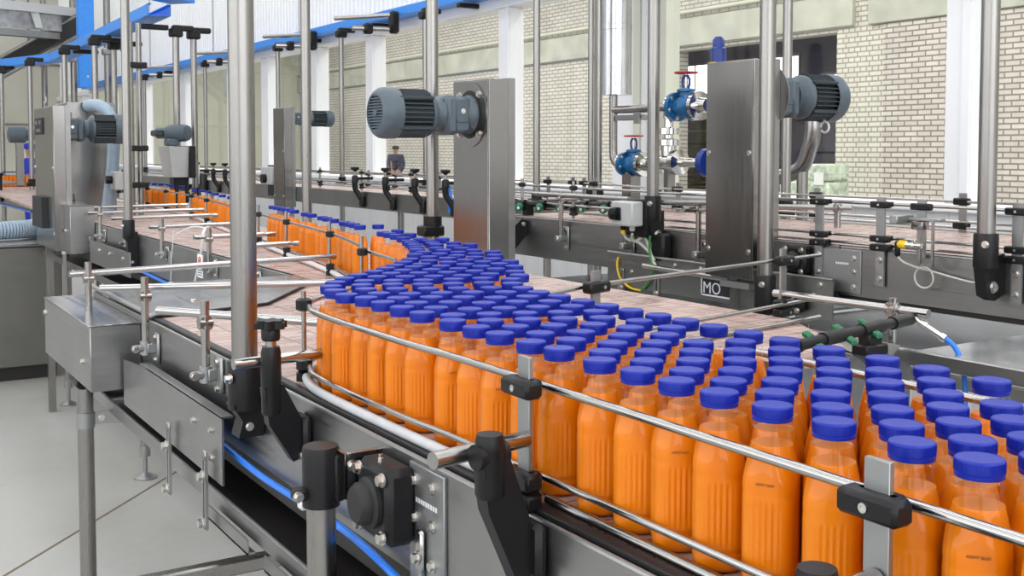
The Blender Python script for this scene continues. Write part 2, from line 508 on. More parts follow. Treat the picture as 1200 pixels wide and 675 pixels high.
# ------------------------------------------------------------------ juice bottles
BXY = '''813,452 760,462 862,492 811,508 763,532 910,536 858,550 809,571 760,593 901,595 852,616 802,637 948,639 895,659 760,676 843,680 942,699 1037,711 802,716 889,723 988,742 759,750 845,757 936,765 1038,786 802,790 892,796 984,807 757,821 848,828 939,836 1042,856 803,857 894,866 986,880 757,886 848,894 940,909 802,922 1037,932 894,936 757,951 988,958 847,963 936,981 800,989 1039,1007 889,1007 757,1021 983,1028 842,1034 934,1052 795,1062 1039,1072 887,1078 839,1105 760,1108 935,1119 1037,1137 886,1145 809,1152 982,1160 757,1166 933,1189 855,1196 1039,1198 803,1215 981,1230 907,1238 757,1242 1039,1258 855,1260 805,1280 954,1281 903,1304 757,1304 1036,1319 854,1325 984,1338 804,1345 934,1359 757,1371 885,1380 1037,1381 835,1400 986,1403 784,1418 936,1423 885,1439 1037,1445 835,1458 757,1464 988,1467 940,1490 799,1499 888,1506 1039,1515 757,1532 989,1535 847,1541 937,1550 799,1565 1037,1574 895,1583 757,1599 988,1602 850,1612 940,1630 800,1632 1046,1639 891,1652 757,1664 999,1669 841,1671 947,1693 798,1703 1065,1704 746,1718 900,1718 1026,1740 852,1744 972,1757 1099,1763 804,1768 920,1777 752,1780 1059,1802 874,1806 1148,1811 1006,1818 823,1827 950,1833 768,1838 901,1858 1110,1859 1051,1863 1177,1873 997,1881 853,1882 799,1891 949,1906 1111,1921 1052,1927 1169,1933 903,1933 839,1941 999,1947 1230,1960 951,1971 1105,1977 885,1984 1051,1991 1169,1993 997,2011 1229,2019 938,2023 1100,2042 1161,2046 1045,2059 1282,2060 984,2067 1222,2075 1084,2099 1153,2107 1026,2109 1272,2118 1209,2129 1133,2158 1070,2158 1259,2174 1194,2186 1323,2192 1114,2212 1243,2230 1175,2239 1304,2248 1367,2276 1230,2290 1289,2306 1174,2306 1348,2333 1222,2353 1285,2369 1349,2396 1238,2419 1299,2433 1363,2462 1268,2482 1425,2486 1345,2521 1295,2545 1412,2549 1362,2574 1316,2603 1391,2647 1339,2666 1451,2684 1396,2714 1376,2774 1402,2873 1454,2888 1414,2942 1419,2996 1492,3048 1541,3291 1477,3292 1499,3385 1507,3443 1512,3498 1537,3648 1552,3743 1564,3819 1593,3995 1603,4082 1636,4290 1660,4403 1664,4466 1672,4540 1678,4606 1684,4674 1786,5453 1842,5751 1875,6002 1919,6270 1975,6600 2000,6816 2006,7007 2113,7674 2125,7973 2150,8184 2134,8295 2117,8408 2127,8650 2146,8939'''
def sq_r(a, w, n):
    c, s_ = abs(math.cos(a)), abs(math.sin(a))
    return w * (c ** n + s_ ** n) ** (-1 / n)
def bottle_mesh(prof, inset=0., seg=144, top=True):
    m = MB(); vs, fs = [], []
    for z, w, n in prof:
        for k in range(seg):
            a = 2 * PI * k / seg
            r = sq_r(a, w - inset, n)
            b = (a + PI / 4) % (PI / 2) - PI / 4              # angle from the middle of the nearest face
            if .026 < z < .092 and abs(b) < .56:
                edge = min(1, (z - .026) / .006, (.092 - z) / .006) * min(1, (.56 - abs(b)) / .08)
                r -= .0013 * edge * (.5 - .5 * math.cos(abs(b) / .56 * 2.5 * 2 * PI))
            vs.append((r * math.cos(a), r * math.sin(a), z))
    L = len(prof)
    for i in range(L - 1):
        for k in range(seg):
            k2 = (k + 1) % seg
            fs.append((i * seg + k, i * seg + k2, (i + 1) * seg + k2, (i + 1) * seg + k))
    fs.append(tuple(reversed(range(seg))))
    if top: fs.append(tuple(range((L - 1) * seg, L * seg)))
    return m.add(vs, fs)
PROF = [(.0005, .0215, 2.4), (.002, .0240, 2.5), (.006, .0253, 2.7), (.014, .0264, 3.0), (.018, .0264, 3.0), (.020, .0256, 3.0), (.022, .0256, 3.0), (.024, .0264, 3.0), (.0262, .0264, 3.0), (.029, .0264, 3.0), (.033, .0264, 3.0), (.045, .0264, 3.0), (.060, .0264, 3.0), (.075, .0264, 3.0), (.085, .0264, 3.0), (.0889, .0264, 3.0), (.0918, .0264, 3.0), (.094, .0261, 2.9), (.097, .0261, 2.9), (.1, .0264, 2.9), (.106, .0263, 2.9), (.112, .0258, 2.7), (.120, .0245, 2.4), (.129, .0227, 2.15), (.138, .0207, 2.05), (.144, .0193, 2), (.150, .0180, 2), (.1535, .0171, 2), (.155, .0168, 2), (.1560, .0187, 2), (.1585, .0187, 2), (.1595, .0168, 2), (.1635, .0167, 2)]
bottle_me = bottle_mesh(PROF, 0, top=False).mesh('bottle_body', sharp=60)
JUICE_TOP = .1415
jp = [p for p in PROF if p[0] < JUICE_TOP] + [(JUICE_TOP, .0200, 2)]
jp[0] = (.0012, .0210, 2.4)
juice_me = bottle_mesh(jp, .0007).mesh('juice', sharp=60)
def cap_mesh():
    m = MB()
    m.lathe([(.0176, .1632), (.0188, .1634), (.0190, .1640), (.0190, .1668), (.0186, .1671), (.0186, .1674), (.0190, .1677), (.0190, .1762), (.0187, .1772), (.0180, .1779), (.0171, .1781), (.0169, .1778), (.004, .1778)], seg=48)
    for k in range(60):
        a = 2 * PI * k / 60
        c, s_ = math.cos(a), math.sin(a)
        m.obox((.0190 * c, .0190 * s_, .1720), (.00028 * c, .00028 * s_, 0), (-s_ * .00045, c * .00045, 0), (0, 0, .0040))
    return m.mesh('cap', sharp=35)
cap_me = cap_mesh()
for me, k in ((bottle_me, 'pet'), (juice_me, 'orange_juice'), (cap_me, 'cap_blue')): me.materials.append(M[k])
BZ = 1.1832
ROWN = ['front row at the near guide rail', 'second row from the near rail', 'third row from the near rail', 'fourth row from the near rail', 'fifth row from the near rail', 'sixth row from the near rail', 'rearmost row along the far guide rail']
rowc = [0] * 7
linec = 0
proto = None
def make_bottle(x, y, yaw, label, group):
    global proto
    if proto is None:
        t = Thing('juice_bottle', label, 'bottle', (x, y, BZ), group)
        for nm, me in (('bottle_body', bottle_me), ('juice', juice_me), ('cap', cap_me)):
            o = bpy.data.objects.new(nm, me); C.objects.link(o); o.parent = t.o
        bpy.data.objects['bottle_body']['label'] = 'clear plastic bottle body'
        proto = t.o
        r = proto
    else:
        r = proto.copy(); C.objects.link(r)
        for ch in list(proto.children):
            c = ch.copy(); C.objects.link(c); c.parent = r
        r['label'] = label; r['group'] = group
    r.location = (x, y, BZ); r.rotation_euler = (0, 0, yaw)
    return r
rb = random.Random(3)
allb = [tuple(float(q) / 1000 for q in t.split(',')) for t in BXY.split()]
front_bottles = []
for x, y in allb:
    yaw = -math.atan2(x, y) + math.radians(rb.uniform(-16, 10))
    if y < 1.66 and x < 1.08:
        r = min(range(7), key=lambda i: abs(x - (.757, .803, .848, .893, .938, .985, 1.037)[i]))
        lab = 'orange juice bottle, %s, %s counted from the right' % (ROWN[r], nth(rowc[r]))
        rowc[r] += 1
        b = make_bottle(x, y, yaw, lab, 'juice bottles in rows on the wide near conveyor')
        if r == 0: front_bottles.append(b)
    elif y < 3.1:
        zone = 'where the crowd of bottles bends, nearest the camera' if y < 1.95 else 'in the middle of the slanting crowd of bottles' if y < 2.4 else 'where the crowd narrows towards the steel tower'
        side = x - (.757 + max(0, y - 1.72) * .62)
        part = 'left edge' if side < .06 else 'right edge' if side > .27 else 'middle'
        make_bottle(x, y, yaw, 'blue-capped orange juice bottle %s, %s' % (zone, part), 'juice bottles packed in the bend')
    else:
        lab = 'orange juice bottle in the single file, %s behind the crowd' % nth(linec)
        linec += 1
        make_bottle(x, y, yaw, lab, 'juice bottles in single file towards the back')
# bottles of the same file seen again beyond the steel machine at the far left
k = 0
for i in range(9):
    t = i / 8
    make_bottle(2.14 - .30 * t, 13.92 + .25 * t, rb.uniform(0, 1), 'distant orange juice bottle left of the steel machine, %s from right' % nth(k), 'juice bottles beyond the steel machine')
    k += 1
# ------------------------------------------------------------------ near conveyor (carries the crowd of bottles)
ZS = 1.183
XN = (-1, 0, 0)
def foot(T, x, y, r=.021, z1=.95, zf=.14):
    """tubular leg with a threaded spindle and a round levelling foot"""
    l = T.part('leg', MB().lathe([(r, zf), (r, z1)], (x, y, 0), seg=20), M['steel_pole'])
    T.sub(l, 'levelling_foot', MB().lathe([(.055, .0), (.055, .008), (.03, .022), (.016, .026), (.011, .03), (.011, zf + .01)], (x, y, 0), seg=24), M['galvanised'])
    T.sub(l, 'collar', MB().lathe([(r + .004, zf - .03), (r + .004, zf + .02)], (x, y, 0), seg=20), M['galvanised'])
    return l

nc = Thing('bottle_conveyor', 'near stainless conveyor carrying the crowd of orange bottles on pink slats', 'conveyor', (.9, 1.6, 0))
side = MB().box(.688, .692, -.9, 3.47, 1.012, 1.176)
side.tube([(.692, -.9, 1.176), (.692, 3.47, 1.176)], .0042, 8)
nc.part('side_plate', side, M['steel_plate'])
nc.part('wear_strip', MB().box(.697, .714, -.9, 2.84, 1.165, 1.1855, .002), M['black_plastic'])
bl = MB().box(.717, 1.09, -.9, 1.5, 1.165, ZS).box(.717, 1.341, 1.5, 3.40, 1.165, ZS)
nc.part('belt', bl, M['belt_pink'])
nc.part('far_side_plate', MB().box(1.1, 1.104, -.9, 1.5, 1.012, 1.18), M['steel_plate'])
# slat hinge pins showing along the edge of the belt
pins = MB()
for k in range(90): pins.cyl((.7145, -.8 + k * .0381, 1.180), (.7195, -.8 + k * .0381, 1.180), .003, seg=6)
nc.part('hinge_pin', pins, M['black_plastic'])['kind'] = 'stuff'
nc.part('return_belt', MB().box(.70, 1.30, -.9, 3.3, .955, .985, .006).box(.70, 1.30, -.9, 3.3, .985, 1.16), M['dark_chain'])
tray = MB().box(.655, .658, .3, 3.32, .893, .922).box(.655, 1.2, .3, 3.32, .890, .893).tube([(.6565, .3, .922), (.6565, 3.32, .922)], .004, 8)
tray.box(.655, 1.2, 3.317, 3.32, .89, .925)
tr_ = nc.part('drip_tray', tray, M['steel_plate'])
for y in (2.05, 1.72): nc.sub(tr_, 'tray_bracket', MB().box(.640, .655, y - .12, y + .12, .868, .872).box(.640, .643, y - .12, y + .12, .868, .896), M['steel_plate'])
nc.part('black_liner', MB().box(.665, 1.2, .3, 3.2, .895, .903), M['dark_chain'])
# skirt panel with two slotted hangers
sk = MB().prism([(.638, 2.065, .960), (.638, 2.87, .962), (.638, 2.87, 1.075), (.638, 2.62, 1.093), (.638, 2.065, 1.093)], (.004, 0, 0))
sk.box(.638, .66, 2.065, 2.70, 1.090, 1.094)
skp = nc.part('skirt_panel', sk, M['steel_plate'])
for y, z in ((2.13, 1.055), (2.25, 1.05), (2.13, 1.0)): nc.bolt((.638, y, z), XN, .006, .006, skp)
for y in (2.40, 2.135):
    h = MB()
    for d in (-.008, .008): h.box(.622, .628, y + d - .0035, y + d + .0035, .862, 1.005)
    h.box(.622, .628, y - .0115, y + .0115, .995, 1.016, .003).box(.622, .628, y - .0115, y + .0115, .858, .872, .003)
    hp = nc.part('slotted_hanger', h, M['galvanised'])
    nc.bolt((.622, y, .965), XN, .009, .012, hp); nc.bolt((.622, y, .872), XN, .009, .012, hp)
# splice plate with bolts, stamped mark and latch bar
sp = nc.part('splice_plate', MB().box(.683, .688, 1.262, 1.362, 1.0, 1.172, .001), M['galvanised'])
for y, z in ((1.345, 1.150), (1.293, 1.150), (1.345, 1.098), (1.293, 1.098), (1.293, 1.045), (1.282, 1.02)): nc.bolt((.683, y, z), XN, .0065, .007, sp)
mk = MB()
for k in range(9): mk.box(.6826, .683, 1.342 - k * .007 - .0045, 1.342 - k * .007, 1.120, 1.1265)
nc.sub(sp, 'stamped_mark', mk, M['white_plastic'], 'pale stamped characters')
lb = nc.part('latch_bar', MB().box(.674, .682, 1.310, 1.330, 1.03, 1.088, .004).box(.677, .681, 1.314, 1.326, .96, 1.035), M['rod'])
nc.bolt((.674, 1.32, 1.050), XN, .007, .008, lb)
# square bearing housing
by, bz = 1.395, 1.112
bh = MB().box(.640, .688, by - .052, by + .052, bz - .054, bz + .054, .010)
bh = nc.part('bearing_housing', bh, M['black_plastic'])
nc.sub(bh, 'bearing_cap', MB().lathe([(.036, 0), (.036, .006), (.030, .010), (.030, .018), (.024, .026), (.012, .028)], (.640, by, bz), XN, 28), M['black_rubber'])
for dy in (-1, 1):
    for dz in (-1, 1): nc.bolt((.640, by + dy * .038, bz + dz * .040), XN, .0075, .009, bh)
nc.sub(bh, 'grease_nipple', MB().lathe([(.004, 0), (.004, .006), (.0025, .007), (.0035, .011)], (.655, by, bz + .054), seg=10), M['bolt'])
# leg clamp beside the bearing, with its leg
lx, ly = .612, 1.508
lg = nc.part('leg', MB().lathe([(.0215, .0), (.0215, 1.10)], (lx, ly, 0), seg=24), M['steel_pole'])
lc = MB().lathe([(.0275, 1.082), (.0275, 1.164), (.0255, 1.170)], (lx, ly, 0), seg=28)
lc.box(lx + .01, .640, ly - .028, ly - .004, 1.09, 1.160, .004)
lc.box(lx - .044, lx - .018, ly - .012, ly + .012, 1.094, 1.112, .004)
lc = nc.sub(lg, 'leg_clamp', lc, M['black_plastic'], 'black clamp')
nc.bolt((lx - .040, ly - .012, 1.103), (0, -1, 0), .006, .008, lc)
br = MB().box(.630, .688, ly - .050, ly - .047, 1.10, 1.166).box(.628, .632, ly - .05, ly - .005, 1.10, 1.166).tube([(.631, ly - .048, 1.166), (.688, ly - .048, 1.166)], .0025, 6)
br = nc.sub(lg, 'angle_bracket', br, M['steel_sheet'])
nc.bolt((.640, ly - .050, 1.148), (0, -1, 0), .006, .007, br)
# leg under the junction box, with a strap and stay to the tray
x, y = .60, 3.16
l2 = nc.part('leg', MB().lathe([(.0215, .0), (.0215, .97)], (x, y, 0), seg=24), M['steel_pole'])
nc.sub(l2, 'strap', MB().lathe([(.0215, .845), (.0245, .846), (.0245, .888), (.0215, .889)], (x, y, 0), seg=24), M['galvanised'])
st = MB().prism([(x + .02, y, .850), (x + .055, y, .850), (x + .16, y - .02, .845), (x + .16, y - .02, .872), (x + .06, y, .885), (x + .02, y, .885)], (0, .005, 0))
st = nc.sub(l2, 'stay', st, M['galvanised'])
nc.bolt((x + .042, y, .868), (0, -1, 0), .007, .006, st)
nc.sub(l2, 'head_clamp', MB().box(x - .026, x + .026, y - .026, y + .026, .955, .990, .008).cyl((x - .01, y + .055, .972), (x - .01, y - .03, .972), .016, seg=16), M['black_plastic'])
foot(nc, 1.08, .9, .021, 1.0); foot(nc, 1.25, 2.9, .021, .95)

nc.part('cross_brace', MB().box(.36, 1.15, 2.13, 2.16, .755, .785, .004), M['steel_pole'])

# shiny steel dead plate over the end of the belt
pl = [(.700, 3.47), (.702, 2.80), (.938, 2.853), (1.018, 2.880), (1.261, 3.218), (1.335, 3.47)]
m = MB().prism([(a, b, ZS + .0045) for a, b in pl], (0, 0, .004))
cp = Thing('cover_plate', 'polished steel plate covering the left end of the pink belt', 'cover plate', (1.0, 3.1, ZS))
cp.part('plate', m, M['steel_sheet'])
cp.part('edge_rim', MB().box(.688, .704, 2.80, 3.50, ZS + .001, ZS + .011, .003), M['steel_plate'])
cp.part('rubber_seal', MB().tube([(.70, 2.797, ZS + .006), (.938, 2.849, ZS + .006), (1.019, 2.877, ZS + .006), (1.264, 3.216, ZS + .006)], .0035, 6), M['black_rubber'])
m = MB().lathe([(.008, 0), (.008, .003), (.004, .005)], (.86, 3.02, ZS + .0085), seg=12)
cp.part('screw', m, M['bolt'])

# sheet-metal box on the outside of the conveyor end
jb = Thing('junction_box', 'plain stainless box at the left end of the near conveyor, on a leg', 'steel box', (.63, 3.2, .99))
jb.part('housing', MB().box(.563, .687, 2.89, 3.545, .995, 1.160, .002), M['steel_plate'])
jb.part('lid', MB().box(.561, .687, 2.888, 3.547, 1.1605, 1.1635, .001), M['steel_sheet'])
jb.bolt((.563, 2.98, 1.06), XN, .008, .007); jb.bolt((.563, 3.52, 1.12), XN, .008, .007); jb.bolt((.655, 2.888, 1.02), (0, -1, 0), .008, .008)

# blue air hose clipped under the conveyor side
hp = [(.676, 2.5, 1.02), (.674, 2.2, 1.012), (.672, 1.95, 1.006), (.668, 1.72, 1.016), (.668, 1.55, 1.020), (.668, 1.40, 1.010), (.668, 1.25, .985), (.680, 1.0, .96), (.69, .6, .96)]
ho = Thing('air_hose', 'blue air hose clipped along the lower edge of the near conveyor', 'hose', (.67, 1.6, 1.0))
ho.part('tube', MB().tube(smooth_path(hp), .0062, 10), M['hose_blue'])
for y, z in ((1.72, 1.016), (1.335, 1.000)): ho.part('hose_clip', MB().box(.659, .690, y - .010, y + .010, z - .009, z + .010, .003), M['white_plastic'])

# ------------------------------------------------------------------ rear conveyor (single file, behind and to the left)
rc = Thing('bottle_conveyor', 'long conveyor with pink slats carrying the single file of bottles towards the back', 'conveyor', (1.7, 6, 0))
rc.part('side_plate', MB().box(1.336, 1.341, 3.5, 8.2, 1.012, 1.178).tube([(1.340, 3.5, 1.178), (1.340, 8.2, 1.178)], .004, 8), M['steel_plate'])
rc.part('wear_strip', MB().box(1.3425, 1.349, 3.5, 8.2, 1.165, 1.1855), M['black_plastic'])
rb_ = MB().prism([(1.351, 1.62, 1.165), (1.75, 1.54, 1.165), (1.85, 1.62, 1.165), (2.035, 1.95, 1.165), (2.035, 5.6, 1.165), (2.21, 7.4, 1.165), (2.23, 15.0, 1.165), (1.60, 15.0, 1.165), (1.351, 9.0, 1.165)], (0, 0, ZS - 1.165))
rc.part('belt', rb_, M['belt_pink'])
rc.part('far_beam', MB().box(2.04, 2.055, -1.2, 5.6, 1.125, 1.160, .003).box(2.04, 2.043, 1.9, 5.6, 1.02, 1.18).prism([(2.04, 5.6, 1.02), (2.215, 7.4, 1.02), (2.235, 15, 1.02), (2.238, 15, 1.02), (2.219, 7.4, 1.02), (2.044, 5.6, 1.02)], (0, 0, .16)), M['steel_plate'])
rc.part('return_belt', MB().box(1.36, 2.02, 2.2, 8.2, .94, 1.15, .01), M['dark_chain'])
rc.part('drip_tray', MB().box(1.30, 1.303, 3.4, 8.2, .88, .915).box(1.30, 2.06, 3.4, 8.2, .876, .88), M['steel_plate'])
gp = rc.part('skirt_panel', MB().box(1.285, 1.29, 5.60, 6.55, .975, 1.10, .001), M['steel_plate'])
for y in (5.75, 6.05, 6.3): rc.bolt((1.285, y, 1.06), XN, .008, .008, gp)
for x, y in ((1.318, 5.5), (1.30, 7.36), (2.02, 6.9), (2.02, 4.2)): foot(rc, x, y, .021, .95)
for y in (5.05, 6.75): rc.part('fixing_plate', MB().box(1.328, 1.336, y - .03, y + .03, 1.06, 1.15, .002), M['galvanised'])
hb = Thing('air_hose', 'blue air hose along the lower edge of the rear conveyor', 'hose', (1.32, 5.2, 1.0))
hb.part('tube', MB().tube(smooth_path([(1.325, 6.05, 1.04), (1.322, 5.7, 1.022), (1.322, 5.2, 1.005), (1.322, 4.7, 1.0), (1.322, 4.1, 1.01)]), .0075, 8), M['hose_blue'])
hb.part('hose_clip', MB().box(1.313, 1.336, 4.98, 5.02, .992, 1.014, .003), M['white_plastic'])
jb2 = Thing('junction_box', 'small stainless box under the pillar of the far left machine', 'steel box', (1.27, 6.9, 1.0))
jb2.part('housing', MB().box(1.2, 1.334, 6.65, 7.10, 1.015, 1.288, .003), M['steel_plate'])
jb2.part('lid', MB().box(1.198, 1.334, 6.648, 7.102, 1.2885, 1.292), M['steel_sheet'])
for y in (6.78, 6.92): jb2.bolt((1.2, y, 1.14), XN, .009, .008)
jb2.bolt((1.31, 6.65, 1.25), (0, -1, 0), .009, .008); jb2.bolt((1.31, 6.65, 1.1), (0, -1, 0), .009, .008)

rc.part('side_plate', MB().box(1.66, 1.665, 10.2, 15.6, 1.03, 1.18).tube([(1.663, 10.2, 1.18), (1.663, 15.6, 1.18)], .004, 8), M['steel_plate'])
for i, y in enumerate((12.9, 13.3, 13.7)):
    q = Thing('rail_bracket', 'small black knob bracket beside the distant bottles at the left edge, %s from right' % nth(i), 'bracket', (1.64, y, 1.05), 'knob brackets at the left edge')
    q.part('arm', MB().box(1.63, 1.66, y - .03, y + .03, 1.06, 1.16, .008).cyl((1.635, y, 1.12), (1.635, y, 1.33), .02), M['black_plastic'])
    q.part('knob', MB().lathe([(.012, 1.33), (.035, 1.345), (.035, 1.365), (.02, 1.37)], (1.635, y, 0), seg=14), M['black_plastic'])
    q.part('cross_tube', MB().cyl((1.60, y, 1.26), (1.80, y, 1.26), .012), M['steel_tube'])
gr4 = Thing('guide_rail', 'two-rod guide rail before the distant bottles at the left edge', 'guide rail', (1.75, 13.5, 1.19))
for z in (1.322, 1.22): gr4.part('rod', MB().tube([(2.06, 12.2, z), (1.93, 13.6, z), (1.72, 14.6, z), (1.6, 15.2, z)], .006, 8), M['steel_tube'])
hb2 = Thing('air_hose', 'blue hose along the conveyor side at the left edge', 'hose', (1.65, 13, 1.0))
hb2.part('tube', MB().tube([(1.652, 11, 1.04), (1.652, 15.4, 1.02)], .012, 8), M['hose_blue'])

# grey-green sheet and wet trough beyond the end of the pink belt
wt = Thing('drip_trough', 'wet steel trough beyond the end of the pink belt, above white tiles', 'trough', (2.4, 1.6, 1.0))
wt.part('trough_floor', MB().box(2.058, 2.80, .3, 1.62, 1.146, 1.152), M['drip_sheet'])
wt.part('trough_rim', MB().box(2.80, 2.806, .3, 1.62, 1.10, 1.165), M['steel_plate'])
wt.part('end_sheet', MB().prism([(1.72, 1.42, 1.165), (2.03, 1.62, 1.165), (2.03, 1.95, 1.165), (1.86, 1.60, 1.165)], (0, 0, .004)).box(1.70, 2.04, 1.60, 1.603, .98, 1.163), M['steel_plate'])
wt.part('leg', MB().box(2.40, 2.44, 1.15, 1.19, 0, 1.146), M['steel_pole']); wt.part('leg', MB().box(2.40, 2.44, .55, .59, 0, 1.146), M['steel_pole'])

# ------------------------------------------------------------------ far conveyor (empty, along the glazed wall)
ZF = 1.283
fc = Thing('empty_conveyor', 'long empty stainless conveyor in front of the glazed wall', 'conveyor', (3.4, 4, 0))
fc.part('side_plate', MB().box(2.898, 2.903, -2.2, 2.56, 1.12, ZF - .004).tube([(2.901, -2.2, ZF - .004), (2.901, 2.56, ZF - .004)], .0042, 8), M['steel_plate'])
fc.part('side_plate', MB().box(2.898, 2.903, 2.565, 4.76, 1.095, ZF - .004).tube([(2.901, 2.565, ZF - .004), (2.901, 4.76, ZF - .004)], .0042, 8).box(2.898, 3.62, 4.755, 4.76, 1.095, ZF - .004), M['steel_plate'])
fc.part('wear_strip', MB().box(2.906, 2.918, -2.2, 4.75, 1.255, ZF + .0015), M['black_plastic'])
fc.part('belt', MB().box(2.92, 3.30, -2.2, 4.75, 1.26, ZF - .002), M['belt_pink'])
fc.part('guide_strip', MB().box(3.302, 3.315, -2.2, 4.75, 1.255, ZF + .004), M['black_plastic'])
fc.part('belt', MB().box(3.317, 3.82, -2.2, 4.75, 1.26, ZF - .002).box(3.64, 4.05, 4.75, 15, 1.26, ZF - .002), M['belt_pink'])
fc.part('far_side_plate', MB().box(3.83, 3.835, -2.2, 4.75, 1.10, ZF).box(4.06, 4.065, 4.75, 15, 1.149, ZF), M['steel_plate'])
fc.part('return_belt', MB().box(2.92, 3.8, -2.2, 4.74, 1.10, 1.25).box(3.65, 4.05, 4.77, 15, 1.16, 1.25), M['dark_chain'])
dt = MB().box(2.86, 3.75, -1.5, 3.0, .955, .965).box(2.86, 3.75, 3.02, 4.1, .97, .98).box(2.86, 3.75, 4.12, 4.6, .955, .965).box(2.856, 2.86, -1.5, 4.6, .94, .985)
fc.part('drip_tray', dt, M['drip_sheet'])
fc.part('side_plate', MB().box(3.618, 3.623, 4.76, 15, 1.149, ZF - .004).tube([(3.62, 4.76, ZF - .004), (3.62, 15, ZF - .004)], .0042, 8), M['steel_plate'])
fc.part('lower_rail', MB().box(2.82, 2.85, -2, 4.6, .90, .935), M['steel_dark'])
sp = fc.part('splice_plate', MB().box(2.893, 2.898, 2.47, 2.66, 1.13, 1.272, .001), M['galvanised'])
for z in (1.245, 1.20, 1.15): fc.bolt((2.893, 2.50, z), XN, .008, .007, sp)
mk = MB()
for k in range(7): mk.box(2.8926, 2.893, 2.575 - k * .008 - .005, 2.575 - k * .008, 1.222, 1.229)
fc.sub(sp, 'stamped_mark', mk, M['white_plastic'], 'pale stamped characters')
def bearing(T, x, y, z, s=.05):
    b = T.part('bearing_housing', MB().box(x - .04, x, y - s, y + s, z - s, z + s, .01), M['black_plastic'])
    T.sub(b, 'bearing_cap', MB().lathe([(s * .66, 0), (s * .66, .006), (s * .55, .01), (s * .45, .024), (s * .2, .026)], (x - .04, y, z), XN, 24), M['black_rubber'])
    for a in (-1, 1):
        for c in (-1, 1): T.bolt((x - .04, y + a * s * .74, z + c * s * .74), XN, .008, .009, b)
    return b
bearing(fc, 2.898, 2.735, 1.222, .05); bearing(fc, 2.898, 4.68, 1.215, .05)
gp = fc.part('guard_plate', MB().box(2.846, 2.851, 2.545, 3.785, 1.035, 1.172).tube([(2.848, 2.545, 1.172), (2.848, 3.785, 1.172)], .006, 8), M['steel_plate'])
for y, z in ((2.60, 1.15), (2.63, 1.11), (3.62, 1.10), (3.35, 1.15), (3.2, 1.15)): fc.bolt((2.846, y, z), XN, .008, .008, gp)
for y in (3.68, 3.45):
    h = MB()
    for d in (-.009, .009): h.box(2.838, 2.844, y + d - .004, y + d + .004, .95, 1.10)
    h.box(2.838, 2.844, y - .013, y + .013, 1.09, 1.11, .003)
    hp = fc.part('slotted_hanger', h, M['galvanised']); fc.bolt((2.838, y, 1.03), XN, .009, .012, hp)
rl = fc.part('guard_roller', MB().cyl((2.83, 3.52, 1.135), (2.83, 3.02, 1.128), .012, seg=14), M['rod'])
bearing(fc, 2.846, 2.69, 1.085, .035)
for y in (4.52,):
    l = fc.part('leg', MB().lathe([(.022, 0), (.022, 1.12)], (2.74, y, 0), seg=20), M['steel_pole'])
    c = MB().lathe([(.030, 1.075), (.030, 1.155)], (2.74, y, 0), seg=20).prism([(2.74, y - .03, 1.10), (2.77, y - .03, 1.08), (2.895, y - .03, 1.20), (2.895, y - .03, 1.265), (2.86, y - .03, 1.275), (2.74, y - .03, 1.17)], (0, .06, 0))
    c = fc.sub(l, 'leg_clamp', c, M['black_plastic'])
    fc.bolt((2.712, y, 1.11), XN, .010, .008, c); fc.bolt((2.87, y - .03, 1.25), (0, -1, 0), .008, .006, c)
for y in (-1, 2.0): fc.part('leg', MB().lathe([(.022, 0), (.022, 1.10)], (3.6, y, 0), seg=16), M['steel_pole'])
for y in (5.6, 7.6, 9.9, 12.4): fc.part('leg', MB().lathe([(.024, 0), (.024, 1.16)], (3.75, y, 0), seg=16), M['steel_pole'])
# ------------------------------------------------------------------ guide rails
RZ = 1.322
left_edge = [(1.455, 3.47), (1.345, 3.0), (1.283, 2.80), (1.245, 2.56), (1.135, 2.33), (1.015, 2.175), (.915, 2.075), (.825, 1.992), (.765, 1.925), (.728, 1.84), (.7145, 1.74), (.7145, 1.45)]
rear_line = [(2.075, 10.2), (2.08, 9.3), (2.070, 8.5), (2.05, 7.95), (1.97, 6.95), (1.875, 6.287), (1.750, 5.444), (1.640, 4.713), (1.555, 4.142), (1.455, 3.468)]
path = [(x, y) for x, y in rear_line] + left_edge[1:] + [(.7225, 1.25), (.7225, .6), (.7225, -.7)]
def rail_pts(z, off=0): return smooth_path([(x + off, y, z) for x, y in path], 5)
def near_part(z, off=0):
    return smooth_path([(x + off, y, z) for x, y in left_edge[3:]] + [(.7225 + off, 1.25, z), (.7225 + off, .6, z), (.7225 + off, -.7, z)], 5)
def rear_part(z, off=0):
    return smooth_path([(x + off, y, z) for x, y in rear_line + left_edge[1:4]], 5)
def clampblock(m, x, y, z, l=.030, dx=0):
    """black plastic clamp gripping a rail on a flat bar, slightly hollowed in front"""
    m.obox((x - .006 + dx, y, z), (.012, 0, 0), (0, l, 0), (0, 0, .0105), .004)
    m.obox((x + .002 + dx, y, z), (.010, 0, 0), (0, l * .72, 0), (0, 0, .0105), .004)
    return m

